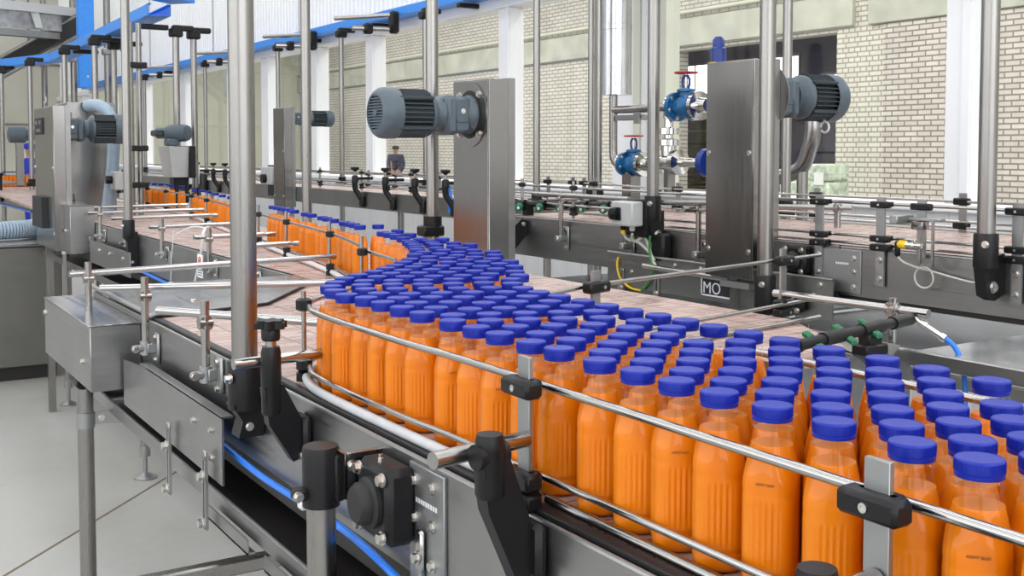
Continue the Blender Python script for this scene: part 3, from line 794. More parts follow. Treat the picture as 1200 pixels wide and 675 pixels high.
gr = Thing('guide_rail', 'near guide rail of steel rods in front of the bottle crowd, on flat bars', 'guide rail', (.71, 1.0, 1.17))
gr.part('top_rod', MB().tube(near_part(RZ), .0050, 12), M['rod'])
gr.part('middle_rod', MB().tube(near_part(1.2125), .0046, 12), M['rod'])
gr.part('bottom_rod', MB().tube([(.722, 1.075, 1.1885), (.722, .5, 1.1885), (.722, -.7, 1.1885)], .0060, 14), M['steel_tube'])
gr.part('white_rail', MB().tube(smooth_path([(.815, 1.978, 1.192), (.756, 1.92, 1.1915), (.722, 1.83, 1.1915), (.7095, 1.72, 1.1915), (.7095, 1.45, 1.1915), (.7155, 1.11, 1.1915)], 6), .0078, 12), M['belt_white'], 'white plastic rail')
for y in (1.094, .578):
    gr.part('flat_bar', MB().box(.699, .705, y - .0125, y + .0125, 1.160, 1.358, .0006), M['galvanised'])
    for z in (RZ, 1.2125, 1.1885):
        cb = gr.part('clamp', clampblock(MB(), .702, y, z), M['black_plastic'])
        gr.sub(cb, 'set_screw', MB().lathe([(.0042, 0), (.0042, .0015), (.002, .0015), (.002, .0006)], (.684, y, z), XN, 10), M['bolt'])
# slim post at the rounded left end
px_, py_ = .740, 1.898
gr.part('post', MB().cyl((px_, py_, 1.19), (px_, py_, 1.346), .0042, seg=10), M['steel_tube'])
for z in (RZ, 1.2125, 1.1895):
    gr.part('clamp', MB().lathe([(.010, -.0115), (.0155, -.008), (.0155, .008), (.010, .0115)], (px_, py_, z), seg=8), M['black_plastic'])

fr = Thing('guide_rail', 'guide rail of two steel rods along the far edge of the bottle crowd', 'guide rail', (1.09, .8, 1.19))
fr.part('top_rod', MB().tube([(1.094, 1.12, RZ), (1.094, -.7, RZ)], .0050, 10), M['rod'])
fr.part('lower_rod', MB().tube([(1.09, 1.25, 1.213), (1.09, -.7, 1.213)], .0048, 10), M['rod'])
fr.part('flat_bar', MB().box(1.102, 1.108, .40, .425, 1.11, 1.345), M['galvanised'])
fr.part('flat_bar', MB().box(1.102, 1.108, 1.085, 1.11, 1.11, 1.31), M['galvanised'])

br = Thing('guide_rail', 'curved guide rail on slim posts beside the single file of bottles', 'guide rail', (1.7, 5, 1.19))
br.part('top_rod', MB().tube(rear_part(RZ), .0050, 8), M['steel_tube'])
br.part('lower_rod', MB().tube(rear_part(1.2125), .0048, 8), M['steel_tube'])
br.part('white_rail', MB().tube(rear_part(1.195, -.004), .0088, 8), M['white_plastic'], 'white plastic rail')
gposts = [(2.068, 8.39), (2.035, 7.75), (1.962, 6.87), (1.868, 6.24), (1.748, 5.40), (1.645, 4.72), (1.56, 4.15), (1.458, 3.47), (1.277, 2.81)]
for x, y in gposts:
    p = br.part('post', MB().cyl((x - .012, y, 1.19), (x - .012, y, 1.365), .0058, seg=10), M['steel_tube'])
    for z in (RZ, 1.2125, 1.190):
        br.sub(p, 'clamp', MB().lathe([(.010, -.011), (.0155, -.008), (.0155, .008), (.010, .011)], (x - .010, y, z), seg=8), M['black_plastic'])

# stop rail across the end of the pink belt
sr = Thing('guide_rail', 'three-rod stop rail across the end of the pink belt, right of the crowd', 'guide rail', (1.7, 1.9, 1.19))
sr.part('top_rod', MB().tube([(1.12, 1.745, RZ), (1.342, 1.849, RZ), (2.04, 2.022, RZ), (2.27, 2.075, RZ)], .0048, 10), M['steel_tube'])
sr.part('middle_rod', MB().tube([(1.13, 1.74, 1.215), (1.40, 1.84, 1.215), (1.692, 1.902, 1.215), (2.16, 2.018, 1.215)], .0048, 10), M['steel_tube'])
sr.part('lower_rod', MB().tube([(1.13, 1.72, 1.190), (1.40, 1.79, 1.190), (1.715, 1.84, 1.190), (2.09, 1.91, 1.190)], .0058, 10), M['steel_tube'])
for x, y, z1, z0 in ((1.345, 1.83, 1.355, 1.19), (2.075, 2.02, 1.352, 1.165)):
    b = sr.part('flat_bar', MB().obox((x, y, (z0 + z1) / 2), (.0125, .0035, 0), (-.0008, .003, 0), (0, 0, (z1 - z0) / 2)), M['galvanised'])
    for z in ((RZ, 1.2125, 1.19) if x > 2 else (RZ,)):
        c = sr.part('clamp', MB().obox((x, y - .004, z), (.032, .008, 0), (-.003, .013, 0), (0, 0, .0115), .004), M['black_plastic'])
        sr.sub(c, 'set_screw', MB().lathe([(.004, 0), (.004, .002)], (x + .012, y - .016, z), (.2, -1, 0), 10), M['bolt'])

# far conveyor: rails front and back
ff = Thing('guide_rail', 'front guide rail of the empty conveyor, three rods on flat bars', 'guide rail', (2.93, 3, 1.28))
for z, r in ((1.428, .0055), (1.318, .0055), (1.292, .0055)):
    ff.part('rod', MB().tube([(2.935, -2, z), (2.935, 3.55, z)], r, 8), M['steel_tube'])
for i, y in enumerate((2.646, 2.388, 1.908, .9, -.6)):
    b = ff.part('flat_bar', MB().box(2.885, 2.893, y - .016, y + .016, 1.165, 1.452), M['galvanised'])
    for z in (1.25, 1.19): ff.bolt((2.885, y, z), XN, .008, .007, b)
    for z in (1.428, 1.318, 1.290):
        c = ff.part('clamp', clampblock(MB(), 2.892, y, z, .036).box(2.89, 2.94, y - .008, y + .008, z - .008, z + .008), M['black_plastic'])
        ff.sub(c, 'set_screw', MB().lathe([(.004, 0), (.004, .002)], (2.874, y, z), XN, 8), M['bolt'])
fb = Thing('guide_rail', 'rear guide rail of the empty conveyor under the white window sill', 'guide rail', (3.8, 4, 1.28))
for z in (1.402, 1.300, 1.322):
    fb.part('rod', MB().tube(smooth_path([(3.79, -2, z), (3.79, 3, z), (3.79, 4.5, z), (4.02, 5.6, z), (4.02, 7, z), (4.02, 15, z)], 5), .0055, 8), M['steel_tube'])
for y in (.8, 1.9, 2.75, 3.5, 4.45, 5.46, 5.61, 5.73, 6.01, 7.5, 8.27, 8.8, 9.9):
    d = 0 if y < 4.6 else .23 if y > 5.5 else .2
    b = fb.part('flat_bar', MB().box(3.80 + d, 3.808 + d, y - .016, y + .016, 1.2, 1.435), M['galvanised'])
    for z in (1.402, 1.308): fb.sub(b, 'clamp', MB().box(3.783 + d, 3.812 + d, y - .034, y + .034, z - .014, z + .014, .005), M['black_plastic'])
fl = Thing('guide_rail', 'guide rail on slim posts along the left half of the empty conveyor', 'guide rail', (2.95, 7, 1.28))
for z, r in ((1.428, .006), (1.345, .0055), (1.312, .0055)):
    fl.part('rod', MB().tube(smooth_path([(2.99, 3.6, z), (2.99, 4.3, z), (3.10, 4.9, z), (3.5, 5.9, z), (3.68, 6.6, z), (3.68, 9, z), (3.68, 15, z)], 5), r, 8), M['steel_tube'])
for x, y in ((2.98, 3.62), (2.98, 4.23), (3.06, 4.80), (3.67, 6.59), (3.67, 6.97), (3.67, 7.27), (3.67, 7.66), (3.67, 8.14), (3.67, 9.0), (3.67, 10.2), (3.67, 11.4), (3.67, 12.8)):
    p = fl.part('post', MB().cyl((x, y, 1.285), (x, y, 1.46), .0075, seg=10), M['steel_tube'])
    fl.sub(p, 'clamp', MB().lathe([(.010, -.012), (.020, -.008), (.020, .008), (.010, .012)], (x, y, 1.428), seg=8), M['black_plastic'])
    fl.sub(p, 'clamp', MB().lathe([(.010, -.022), (.022, -.018), (.016, 0), (.022, .018), (.010, .022)], (x, y, 1.320), seg=8), M['black_plastic'])

# ------------------------------------------------------------------ cross tubes carrying the rails, clamped on upright stubs
def tube_clamp(m, x, y, z, r=.0145):
    m.cyl((x, y - .013, z), (x, y + .013, z), r, seg=14)
    m.cyl((x - .013, y, z), (x + .013, y, z), r, seg=14)
    m.cyl((x, y, z - .014), (x, y, z + .014), r * .98, seg=14)
    return m
def stub_support(label, x, y, z0, a, b, zt=1.25, r=.0092, group=None, plate=.69):
    t = Thing('rail_support', label, 'rail support', (x, y, z0), group)
    t.part('upright', MB().cyl((x, y, z0), (x, y, zt + .045), r, seg=16), M['steel_tube'])
    t.part('cross_tube', MB().cyl((a[0], a[1], zt), (b[0], b[1], zt), r, seg=16), M['rod'])
    t.part('cross_clamp', tube_clamp(MB(), x, y, zt), M['steel_tube'])
    if plate:
        m = MB().lathe([(r + .004, -.016), (r + .004, .016)], (x, y, z0 + .018), seg=16)
        m.box(x, plate - .003, y - .020, y - .008, z0 + .006, z0 + .030, .002)
        m.box(x - .034, x, y - .012, y + .002, z0 + .010, z0 + .026, .004)
        f = t.part('foot_bracket', m, M['galvanised'])
        t.sub(f, 'flange', MB().box(plate - .008, plate, y - .042, y - .004, z0 - .02, z0 + .055, .004), M['galvanised'])
        t.bolt((x - .026, y - .012, z0 + .018), (0, -1, 0), .007, .006, f)
        for dz in (-.01, .045): t.bolt((plate - .008, y - .023, z0 + dz), XN, .006, .006, f)
    return t
stub_support('bright cross tube clamped to an upright on top of the stainless junction box', .622, 3.20, 1.164, (.595, 3.325), (1.45, 3.43), plate=0)
stub_support('cross tube over the polished cover plate, upright bolted just right of the junction box', .662, 2.74, 1.105, (.60, 2.945), (1.16, 2.745), plate=.688)
stub_support('short slanting tube over the pink belt, left of the tall near pole', .662, 2.245, 1.125, (.625, 2.47), (.90, 2.06), plate=.688)
for i, (y, x1, zb, ux) in enumerate(((7.25, 2.03, 1.292, 1.318), (6.60, 1.95, 1.115, 1.312), (6.0, 1.86, 1.115, 1.312), (5.22, 1.735, 1.115, 1.312), (4.50, 1.63, 1.115, 1.312), (3.99, 1.535, 1.115, 1.312))):
    lab = 'cross tube from the rear conveyor side to the bottle rail, %s from the left' % nth(i)
    stub_support(lab, ux, y - (.0 if i < 1 else .12 if i > 2 else .2), zb, (1.285, y), (x1, y), r=.0098, group='cross tubes along the rear conveyor', plate=1.336)

# ------------------------------------------------------------------ black swivel brackets on the near conveyor side
def side_bracket(T, x, y, ztop, zbot, r=.0165, plate=.688, zf=1.10):
    """upright socket with an angled arm bolted to the side plate"""
    s = T.part('socket', MB().lathe([(r * .9, zbot), (r, zbot + .004), (r, zbot + .05), (r * 1.03, zbot + .051), (r * 1.0, ztop - .01), (r * .86, ztop)], (x, y, 0), seg=24), M['black_plastic'])
    m = MB()
    m.prism([(x - r * .95, y - .012, zbot + .045), (x + r, y - .012, zbot + .05), (plate - .012, y - .012, zf + .02), (plate - .012, y - .012, zf - .04), (plate - .03, y - .012, zf - .045), (x - r * .5, y - .012, zbot - .015)], (0, .024, 0))
    m.box(plate - .016, plate, y - .026, y + .026, zf - .045, zf + .03, .006)
    a = T.part('arm', m, M['black_plastic'])
    T.bolt((plate - .016, y - .018, zf - .035), XN, .006, .006, a)
    return s
k1 = Thing('rail_bracket', 'black bracket with star knob beside the tall near pole', 'bracket', (.63, 1.77, 1.06))
side_bracket(k1, .625, 1.752, 1.278, 1.165, .0165, .688, 1.128)
k1.part('spindle', MB().cyl((.625, 1.752, 1.27), (.625, 1.752, 1.297), .009, seg=12), M['steel_tube'])
kn = MB().lathe([(.014, 0), (.0155, .004), (.0155, .018), (.013, .022)], (.625, 1.752, 1.288), seg=20)
vs = []
star = [(.625 + (.024 + .0045 * math.cos(6 * a)) * math.cos(a), 1.752 + (.024 + .0045 * math.cos(6 * a)) * math.sin(a)) for a in [2 * PI * i / 60 for i in range(60)]]
kn.prism([(a, b, 1.3085) for a, b in star], (0, 0, .0105))
star2 = [(.625 + (a - .625) * .82, 1.752 + (b - 1.752) * .82) for a, b in star]
kn.prism([(a, b, 1.319) for a, b in star2], (0, 0, .003))
k1.part('star_knob', kn, M['black_plastic'])
k1.part('cross_tube', MB().cyl((.565, 1.822 - .06, 1.252), (.737, 1.752 + .03, 1.252), .0092, seg=16), M['rod'])
k2 = Thing('rail_bracket', 'black bracket with plain round cap and short steel rod at the first flat bar', 'bracket', (.63, 1.04, 1.06))
side_bracket(k2, .625, 1.047, 1.286, 1.215, .0170, .688, 1.150)
k2.part('cross_tube', MB().cyl((.560, 1.060, 1.262), (.697, 1.085, 1.262), .0098, seg=20), M['steel_tube'])
k2.part('boss', MB().cyl((.605, 1.046, 1.262), (.645, 1.05, 1.262), .0145, seg=18), M['black_plastic'])

k3 = Thing('rail_bracket', 'black bracket cap just showing at the bottom edge, beside the second flat bar', 'bracket', (.63, .57, 1.06))
side_bracket(k3, .625, .570, 1.289, 1.215, .0170, .688, 1.150)
k3.part('cross_tube', MB().cyl((.585, .574, 1.262), (.697, .576, 1.262), .0098, seg=20), M['steel_tube'])

# ------------------------------------------------------------------ tall steel poles
def pole(label, x, y, z0, z1, r, clamp=None, group='tall steel poles', zt=None):
    t = Thing('steel_pole', label, 'pole', (x, y, z0 if zt is None else zt), group)
    t.part('tube', MB().lathe([(r, zt if zt is not None else z0), (r, z1)], (x, y, 0), seg=28), M['steel_pole'])
    if clamp: clamp(t, x, y, z0, r)
    return t
def clamp_plate(plate, zf):
    def f(t, x, y, z0, r):
        c = t.part('base_clamp', MB().lathe([(r + .007, z0 - .03), (r + .008, z0 - .026), (r + .008, z0 + .055), (r + .006, z0 + .060)], (x, y, 0), seg=28), M['black_plastic'])
        m = MB().prism([(x - r - .006, y - .022, z0 - .02), (plate - .002, y - .022, z0 + .0), (plate - .002, y - .022, zf), (plate - .05, y - .022, zf), (x - r * .5, y - .022, z0 - .05)], (0, .044, 0))
        t.sub(c, 'arm', m, M['black_plastic'])
        t.bolt((plate - .03, y - .022, zf + .02), (0, -1, 0), .006, .006, c)
        t.bolt((x - r - .006, y - .012, z0 + .03), XN, .007, .012, c)
    return f
def clamp_block(plate):
    def f(t, x, y, z0, r):
        m = MB().lathe([(r + .008, z0 - .02), (r + .009, z0 - .016), (r + .009, z0 + .075), (r + .007, z0 + .08)], (x, y, 0), seg=28)
        c = t.part('base_clamp', m, M['black_plastic'])
        pr = MB().prism([(x - r * .2, y - .017, z0 + .01), (plate - .003, y - .017, z0 + .02), (plate - .003, y - .017, z0 - .10), (x + .02, y - .017, z0 - .115), (x - r * .6, y - .017, z0 - .10), (x - r - .006, y - .017, z0 - .02)], (0, .034, 0))
        a = t.sub(c, 'arm', pr, M['black_plastic'])
        t.bolt((x + .012, y - .017, z0 - .075), (0, -1, 0), .013, .009, a)
        t.bolt((x - r - .005, y - .02, z0 + .05), (-1, -.3, 0), .008, .014, c)
    return f
def clamp_foot(t, x, y, z0, r):
    t.part('base_clamp', MB().lathe([(r + .012, z0 - .03), (r + .012, z0 + .05)], (x, y, 0), seg=24).box(x - r - .03, x + r + .012, y - r - .012, y + r + .012, z0 - .03, z0 + .012, .006), M['black_plastic'])
ZP = 3.3
pole('tall thick steel pole nearest the camera, left of the star knob', .658, 1.985, 1.155, ZP, .0237, clamp_plate(.688, 1.075))
pole('tall steel pole at far right, clamped to the empty conveyor side', 2.83, 1.968, 1.285, ZP, .0255, clamp_block(2.898))
pole('tall steel pole right beside the right steel tower', 2.755, 2.765, 1.095, ZP, .0275, clamp_block(2.80))
pole('tall steel pole behind the grey switch box', 2.85, 3.49, 1.34, ZP, .0245, clamp_block(2.898))
pole('slim steel pole right of the left steel tower, behind the empty conveyor', 3.88, 5.915, 1.285, ZP, .022, clamp_foot)
pole('steel pole just left of the tower with the big near motor', 2.08, 3.93, 1.29, ZP, .0248, clamp_foot, zt=0.)
pole('steel pole left of the big motor, in front of the slim rear tower', 2.10, 5.33, 1.18, ZP, .0245, clamp_foot, zt=0.)
pole('tall steel pole left of the near one, clamped to the rear conveyor side', 1.295, 5.66, 1.20, ZP, .0215, clamp_plate(1.336, 1.03))
def topclamp(z, L=.14):
    def f(t, x, y, z0, r):
        t.part('top_clamp', MB().box(x - .05, x + .05, y - .04, y + .04, z - .05, z + .02, .01).box(x - .03, x + L, y - .03, y + .03, z, z + .045, .01), M['black_plastic'])
        clamp_foot(t, x, y, z0, r)
    return f
for i, (x, y, r, z) in enumerate(((4.05, 3.93, .024, 1.31), (4.3, 5.83, .026, 1.3), (4.22, 5.80, .018, 1.3), (4.3, 8.24, .024, 1.3), (4.3, 9.99, .024, 1.3), (4.3, 11.73, .024, 1.3), (4.3, 14.43, .024, 1.3), (4.3, 17.6, .024, 1.3))):
    pole('slim steel pole close to the glazed wall, %s from the right' % nth(i), x, y, z, 2.76, r, topclamp(2.74), 'slim poles along the glazed wall', 0.)
for i, (x, y) in enumerate(((1.95, 12.9), (1.85, 14.3), (2.0, 11.2), (2.05, 10.1), (2.28, 10.42), (2.42, 10.55), (2.45, 9.0), (2.62, 9.1))):
    pole('steel pole under the blue cable tray by the far left machine, %s of eight' % nth(i), x, y, 1.25, 2.58, .026, topclamp(2.56), 'poles around the far left machine', 0.)
# ------------------------------------------------------------------ geared drive towers
def gearmotor(T, fx, y, z, d, r, L, grille=True):
    """flange at x=fx, motor pointing along d (+1/-1) in X; r outer radius, L length"""
    D = (d, 0, 0)
    X = lambda t: fx + d * t * L
    k = r / .09
    fl = T.part('motor_flange', MB().lathe([(.070 * k, 0), (.070 * k, .02 * L), (.060 * k, .06 * L), (.052 * k, .09 * L)], (fx, y, z), D, 28), M['motor_grey'])
    for a in range(4):
        q = PI / 4 + a * PI / 2
        T.bolt((X(.02), y + .06 * k * math.cos(q), z + .06 * k * math.sin(q)), D, .008 * k, .008, fl)
    gb = MB().box(min(X(.06), X(.25)), max(X(.06), X(.25)), y - .054 * k, y + .054 * k, z - .068 * k, z + .062 * k, .012 * k)
    gb.box(min(X(.20), X(.34)), max(X(.20), X(.34)), y - .060 * k, y + .060 * k, z - .075 * k, z + .066 * k, .016 * k)
    gb.box(min(X(.10), X(.22)), max(X(.10), X(.22)), y - .058 * k, y + .058 * k, z - .03 * k, z - .018 * k, .002)
    gb = T.part('gearbox', gb, M['motor_grey'])
    T.bolt((X(.15), y - .054 * k, z + .01), (0, -1, 0), .007 * k, .003, gb)
    ad = MB().lathe([(.060 * k, .33 * L), (.052 * k, .36 * L), (.052 * k, .40 * L), (.074 * k, .44 * L), (.080 * k, .47 * L), (.080 * k, .49 * L)], (fx, y, z), D, 32)
    T.part('motor_adapter', ad, M['motor_grey'])
    body = MB().lathe([(.068 * k, .47 * L), (.068 * k, .82 * L)], (fx, y, z), D, 28)
    for i in range(9):
        for s_ in (-1, 1):
            zz = z + (i - 4) * .0155 * k
            hw = math.sqrt(max(0, (.083 * k) ** 2 - (zz - z) ** 2))
            x0, x1 = sorted((X(.50), X(.82)))
            body.box(x0, x1, *sorted((y + s_ * .045 * k, y + s_ * hw)), zz - .0022 * k, zz + .0022 * k)
    for i in range(7):
        for s_ in (-1, 1):
            yy = y + (i - 3) * .0155 * k
            hw = math.sqrt(max(0, (.085 * k) ** 2 - (yy - y) ** 2))
            x0, x1 = sorted((X(.50), X(.82)))
            body.box(x0, x1, yy - .0022 * k, yy + .0022 * k, *sorted((z + s_ * .045 * k, z + s_ * hw)))
    x0, x1 = sorted((X(.48), X(.83)))
    for sy in (-1, 1):
        for sz in (-1, 1):
            body.box(x0, x1, y + sy * .052 * k, y + sy * .072 * k, z + sz * .052 * k - .006, z + sz * .052 * k + .006, .002)
    T.part('motor_body', body, M['motor_dark'])
    fc_ = MB().lathe([(.085 * k, .80 * L), (.0885 * k, .805 * L), (.089 * k, .90 * L), (.087 * k, .945 * L), (.080 * k, .975 * L), (.068 * k, 1.0 * L), (.062 * k, 1.0 * L), (.062 * k, .965 * L)], (fx, y, z), D, 40, False, True)
    fc_ = T.part('fan_cover', fc_, M['motor_grey'])
    g = MB()
    for i in range(13):
        zz = (i - 6) * .0098 * k
        hw = math.sqrt(max(1e-6, (.0625 * k) ** 2 - zz * zz))
        x0, x1 = sorted((X(.975), X(.995)))
        g.box(x0, x1, y - hw, y + hw, z + zz - .0022 * k, z + zz + .0022 * k)
    g.lathe([(.013 * k, .97 * L), (.013 * k, 1.002 * L), (.006 * k, 1.002 * L)], (fx, y, z), D, 16)
    T.sub(fc_, 'fan_grille', g, M['motor_grey'])
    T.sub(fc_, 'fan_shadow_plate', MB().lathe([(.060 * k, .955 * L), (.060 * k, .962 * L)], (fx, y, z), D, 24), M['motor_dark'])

def tower(label, x0, x1, y0, y1, z0, z1, d, my, mz, r, L, lid=True):
    t = Thing('drive_tower', label, 'drive tower', ((x0 + x1) / 2, (y0 + y1) / 2, z0))
    h = t.part('housing', MB().box(x0, x1, y0, y1, z0, z1, .0025), M['steel_tower'])
    t.sub(h, 'cover_panel', MB().box(x0 - .0025, x0, y0 + .006, y1 - .006, z0 + .012, z1 - .006, .001), M['steel_tower'])
    t.sub(h, 'back_strip', MB().box(x1, x1 + .03, y0 + .004, y1, z0, z1 + .004, .001), M['steel_plate'])
    for z in ((z0 + .1, (z0 + z1) / 2 + .06)):
        for y in (y0 + .02, y1 - .02): t.bolt((x0 - .0025, y, z), XN, .008, .006, h)
    fx = x0 - .0025 if d < 0 else x1 + .03
    D = (d, 0, 0)
    # round-ended mounting plate
    k = r / .09
    t.part('mounting_plate', MB().lathe([(.117 * k, 0), (.117 * k, .004), (.085 * k, .004)], (fx, my, mz), D, 44), M['steel_tower'])
    t.part('dark_recess_ring', MB().lathe([(.086 * k, .004), (.086 * k, .0055), (.07 * k, .0055)], (fx, my, mz), D, 40), M['black_rubber'])  # flat ring coloured black for the shade of the recess round the flange
    for a in range(4):
        q = PI / 4 + a * PI / 2
        t.bolt((fx + d * .004, my + .099 * k * math.cos(q), mz + .099 * k * math.sin(q)), D, .010 * k, .010)
    gearmotor(t, fx + d * .004, my, mz, d, r, L)
    return t
t1 = tower('left steel tower with a big grey gear motor, reflecting orange bottles low down', 2.06, 2.145, 3.455, 3.722, .0, 1.863, -1, 3.585, 1.735, .093, .385)
t2 = tower('right steel tower standing before the empty conveyor, its grey motor behind it', 2.80, 2.90, 2.872, 3.122, 1.140, 1.925, 1, 2.955, 1.80, .093, .37)
t2.part('support_leg', MB().box(2.83, 2.88, 2.98, 3.02, 0, 1.14), M['steel_pole'])
t2.part('lower_ledge', MB().box(2.80, 2.84, 2.89, 3.04, 1.105, 1.128), M['galvanised'])
t2.part('hook', MB().tube([(3.22 + .0, 2.93 + .02 * math.cos(a), 1.69 + .02 * math.sin(a)) for a in [i * 2 * PI / 20 for i in range(19)]] , .0045, 8).tube([(3.22, 2.93, 1.712), (3.22, 2.945, 1.735)], .0045, 8), M['white_plastic'], 'white ring hook')
t4 = tower('slim steel tower far back, its small motor seen beyond a pole', 3.51, 3.585, 9.43, 9.71, 1.1, 1.986, 1, 9.57, 1.896, .076, .41)
t4.part('support_leg', MB().box(3.53, 3.57, 9.55, 9.59, 0, 1.1), M['steel_pole'])
# ------------------------------------------------------------------ machine at the far left
t5 = tower('shiny pillar of the far left machine with a grey motor on its right side', 1.15, 1.215, 6.82, 7.47, 1.02, 1.862, 1, 7.15, 1.735, .093, .38)
t5.part('support_leg', MB().box(1.16, 1.2, 7.2, 7.24, 0, 1.02), M['steel_pole'])
lbp = t5.part('name_plate', MB().box(1.140, 1.1475, 7.14, 7.40, 1.70, 1.80), M['ink'])
t5.sub(lbp, 'plate_mark', MB().box(1.138, 1.140, 7.30, 7.37, 1.76, 1.785).box(1.138, 1.140, 7.17, 7.24, 1.76, 1.785).box(1.138, 1.140, 7.19, 7.35, 1.715, 1.735), M['steel_sheet'])
t5.part('eye_bolt', MB().tube([(1.18, 7.25 + .025 * math.cos(a), 1.90 + .025 * math.sin(a)) for a in [i * 2 * PI / 16 for i in range(16)]], .006, 8, True).cyl((1.18, 7.25, 1.862), (1.18, 7.25, 1.88), .008), M['galvanised'])
t5.part('rubber_buffer', MB().prism([(1.1475, 7.06, 1.14), (1.1475, 7.42, 1.14), (1.1475, 7.40, 1.325), (1.1475, 7.08, 1.325)], (-.03, 0, 0)), M['black_rubber'], 'black rubber block')
hd = Thing('tunnel_hood', 'large plain stainless hood over the bottle line at far left', 'machine hood', (1.6, 8.3, 1.19))
hd.part('front_panel', MB().box(1.44, 1.752, 7.997, 8.0, 1.19, 1.932, .001), M['steel_tower'])
hd.part('housing', MB().box(1.44, 1.752, 8.0, 8.9, 1.2, 1.930, .004), M['steel_plate'])
hd.part('hinge', MB().cyl((1.455, 7.99, 1.80), (1.455, 7.99, 1.86), .012), M['galvanised'])
tk = Thing('machine_cabinet', 'big dark stainless cabinet on the floor at the far left edge', 'machine cabinet', (.9, 8.7, 0))
tk.part('body', MB().box(.2, 1.44, 8.3, 9.6, .10, .935, .006), M['steel_dark'])
tk.part('top_rim', MB().box(.19, 1.445, 8.28, 9.62, .935, .955, .006), M['steel_plate'])
tk.part('plinth', MB().box(.26, 1.40, 8.36, 9.5, 0, .10), M['dark_chain'])
def corrugated(pts, r, pitch=.014):
    P = smooth_path(pts, 10)
    Q, R = [], []
    for a, b in zip(P[:-1], P[1:]):
        n = max(2, int((b - a).length / (pitch / 2)))
        for k in range(n):
            Q.append(a + (b - a) * (k / n))
    for i in range(len(Q)): R.append(r * (1 if i % 2 else .88))
    return MB().tube(Q, r, 14, rr=R)
ch = Thing('corrugated_hose', 'thick blue-grey corrugated hose lying on the dark cabinet at far left', 'hose', (.9, 8.7, .96))
ch.part('tube', corrugated([(.25, 8.75, 1.10), (.55, 8.7, 1.06), (.85, 8.68, 1.03), (1.1, 8.68, 1.03), (1.28, 8.75, 1.03), (1.38, 8.9, 1.03)], .068, .035), M['hose_grey'], sharp=60)
ch2 = Thing('corrugated_hose', 'upright blue-grey corrugated hose rising past the stainless hood', 'hose', (1.64, 7.7, 1.19))
ch2.part('tube', corrugated([(1.57, 7.55, 1.0), (1.585, 7.55, 1.12), (1.61, 7.56, 1.3), (1.635, 7.56, 1.5), (1.645, 7.56, 1.7), (1.635, 7.62, 1.84), (1.60, 7.75, 1.90), (1.57, 7.97, 1.91)], .042, .03), M['hose_grey'], sharp=60)
es = Thing('switch_box', 'small white switch box with black knob on twin poles beside the hood', 'switch box', (1.64, 7.45, 1.18))
es.part('housing', MB().box(1.60, 1.665, 7.355, 7.475, 1.35, 1.468, .006), M['grey_box'])
es.part('knob', MB().cyl((1.60, 7.43, 1.415), (1.563, 7.43, 1.415), .026), M['black_plastic'])
es.part('back_plate', MB().box(1.665, 1.70, 7.335, 7.455, 1.33, 1.48), M['black_plastic'])
es.part('post', MB().cyl((1.72, 7.40, 1.184), (1.72, 7.40, 2.43), .0185), M['steel_pole'])
es.part('post', MB().cyl((1.785, 7.445, 1.184), (1.785, 7.445, 2.43), .0185), M['steel_pole'])
for z in (1.38, 1.618, 2.155): es.part('pipe_clip', MB().box(1.692, 1.822, 7.37, 7.475, z - .0185, z + .0185, .006), M['black_plastic'])
lb = Thing('control_box', 'pale grey tapered box with dark side, under a small motor, at left', 'control box', (2.42, 8.9, 1.385))
lb.part('housing', MB().prism([(2.33, 8.72, 1.395), (2.33, 8.98, 1.395), (2.30, 9.02, 1.635), (2.30, 8.68, 1.635)], (.15, 0, 0)), M['grey_box'])
lb.part('back', MB().box(2.452, 2.50, 8.66, 9.04, 1.39, 1.64, .006), M['black_plastic'])
lb.part('bracket', MB().box(2.36, 2.48, 8.78, 8.92, 1.19, 1.395, .01), M['black_plastic'])
sm = Thing('gear_motor', 'small grey gear motor upright above the pale control box', 'motor', (2.4, 8.95, 1.64))
sm.part('shaft_column', MB().box(2.36, 2.45, 8.95, 9.07, 1.64, 1.70, .01), M['motor_grey'])
sm.part('housing', MB().lathe([(.03, -.12), (.045, -.10), (.045, 0), (.065, .01), (.07, .03), (.07, .16), (.06, .19), (.03, .20)], (2.40, 9.08, 1.745), (.6, -.8, 0), 20), M['motor_grey'])
sm.part('arm', MB().box(2.30, 2.36, 9.05, 9.25, 1.72, 1.77, .01), M['motor_dark'])
dm = Thing('gear_motor', 'small grey motor at the far left edge between poles', 'motor', (1.95, 14.2, 1.25))
dm.part('housing', MB().lathe([(.05, 0), (.095, .02), (.10, .18), (.07, .22), (.06, .36)], (1.86, 14.0, 1.79), (.85, .0, 0), 20), M['motor_grey'])
dm.part('stand', MB().box(1.95, 2.03, 13.97, 14.05, 1.20, 1.70), M['steel_pole'])

# ------------------------------------------------------------------ blue cable trays
def tray(label, segs, w, h, brackets=(), group=None):
    t = Thing('cable_tray', label, 'cable tray', segs[0][0])
    for a, b in segs:
        a, b = Vector(a), Vector(b)
        d = (b - a).normalized(); n = Vector((-d.y, d.x, 0)); L = (b - a).length / 2
        c = (a + b) / 2
        m = MB().obox(c, d * L, n * w / 2, (0, 0, .003))
        for s_ in (-1, 1):
            m.obox(c + n * (s_ * w / 2) + Vector((0, 0, h / 2)), d * L, n * .003, (0, 0, h / 2))
            m.obox(c + n * (s_ * (w / 2 - .012)) + Vector((0, 0, h)), d * L, n * .012, (0, 0, .003))
        t.part('tray_length', m, M['tray_blue'])
    for p in brackets:
        t.part('hanger', MB().box(p[0] - w * .7, p[0] + w * .7, p[1] - .03, p[1] + .03, p[2] - .06, p[2] - .02, .006), M['black_plastic'])
    return t
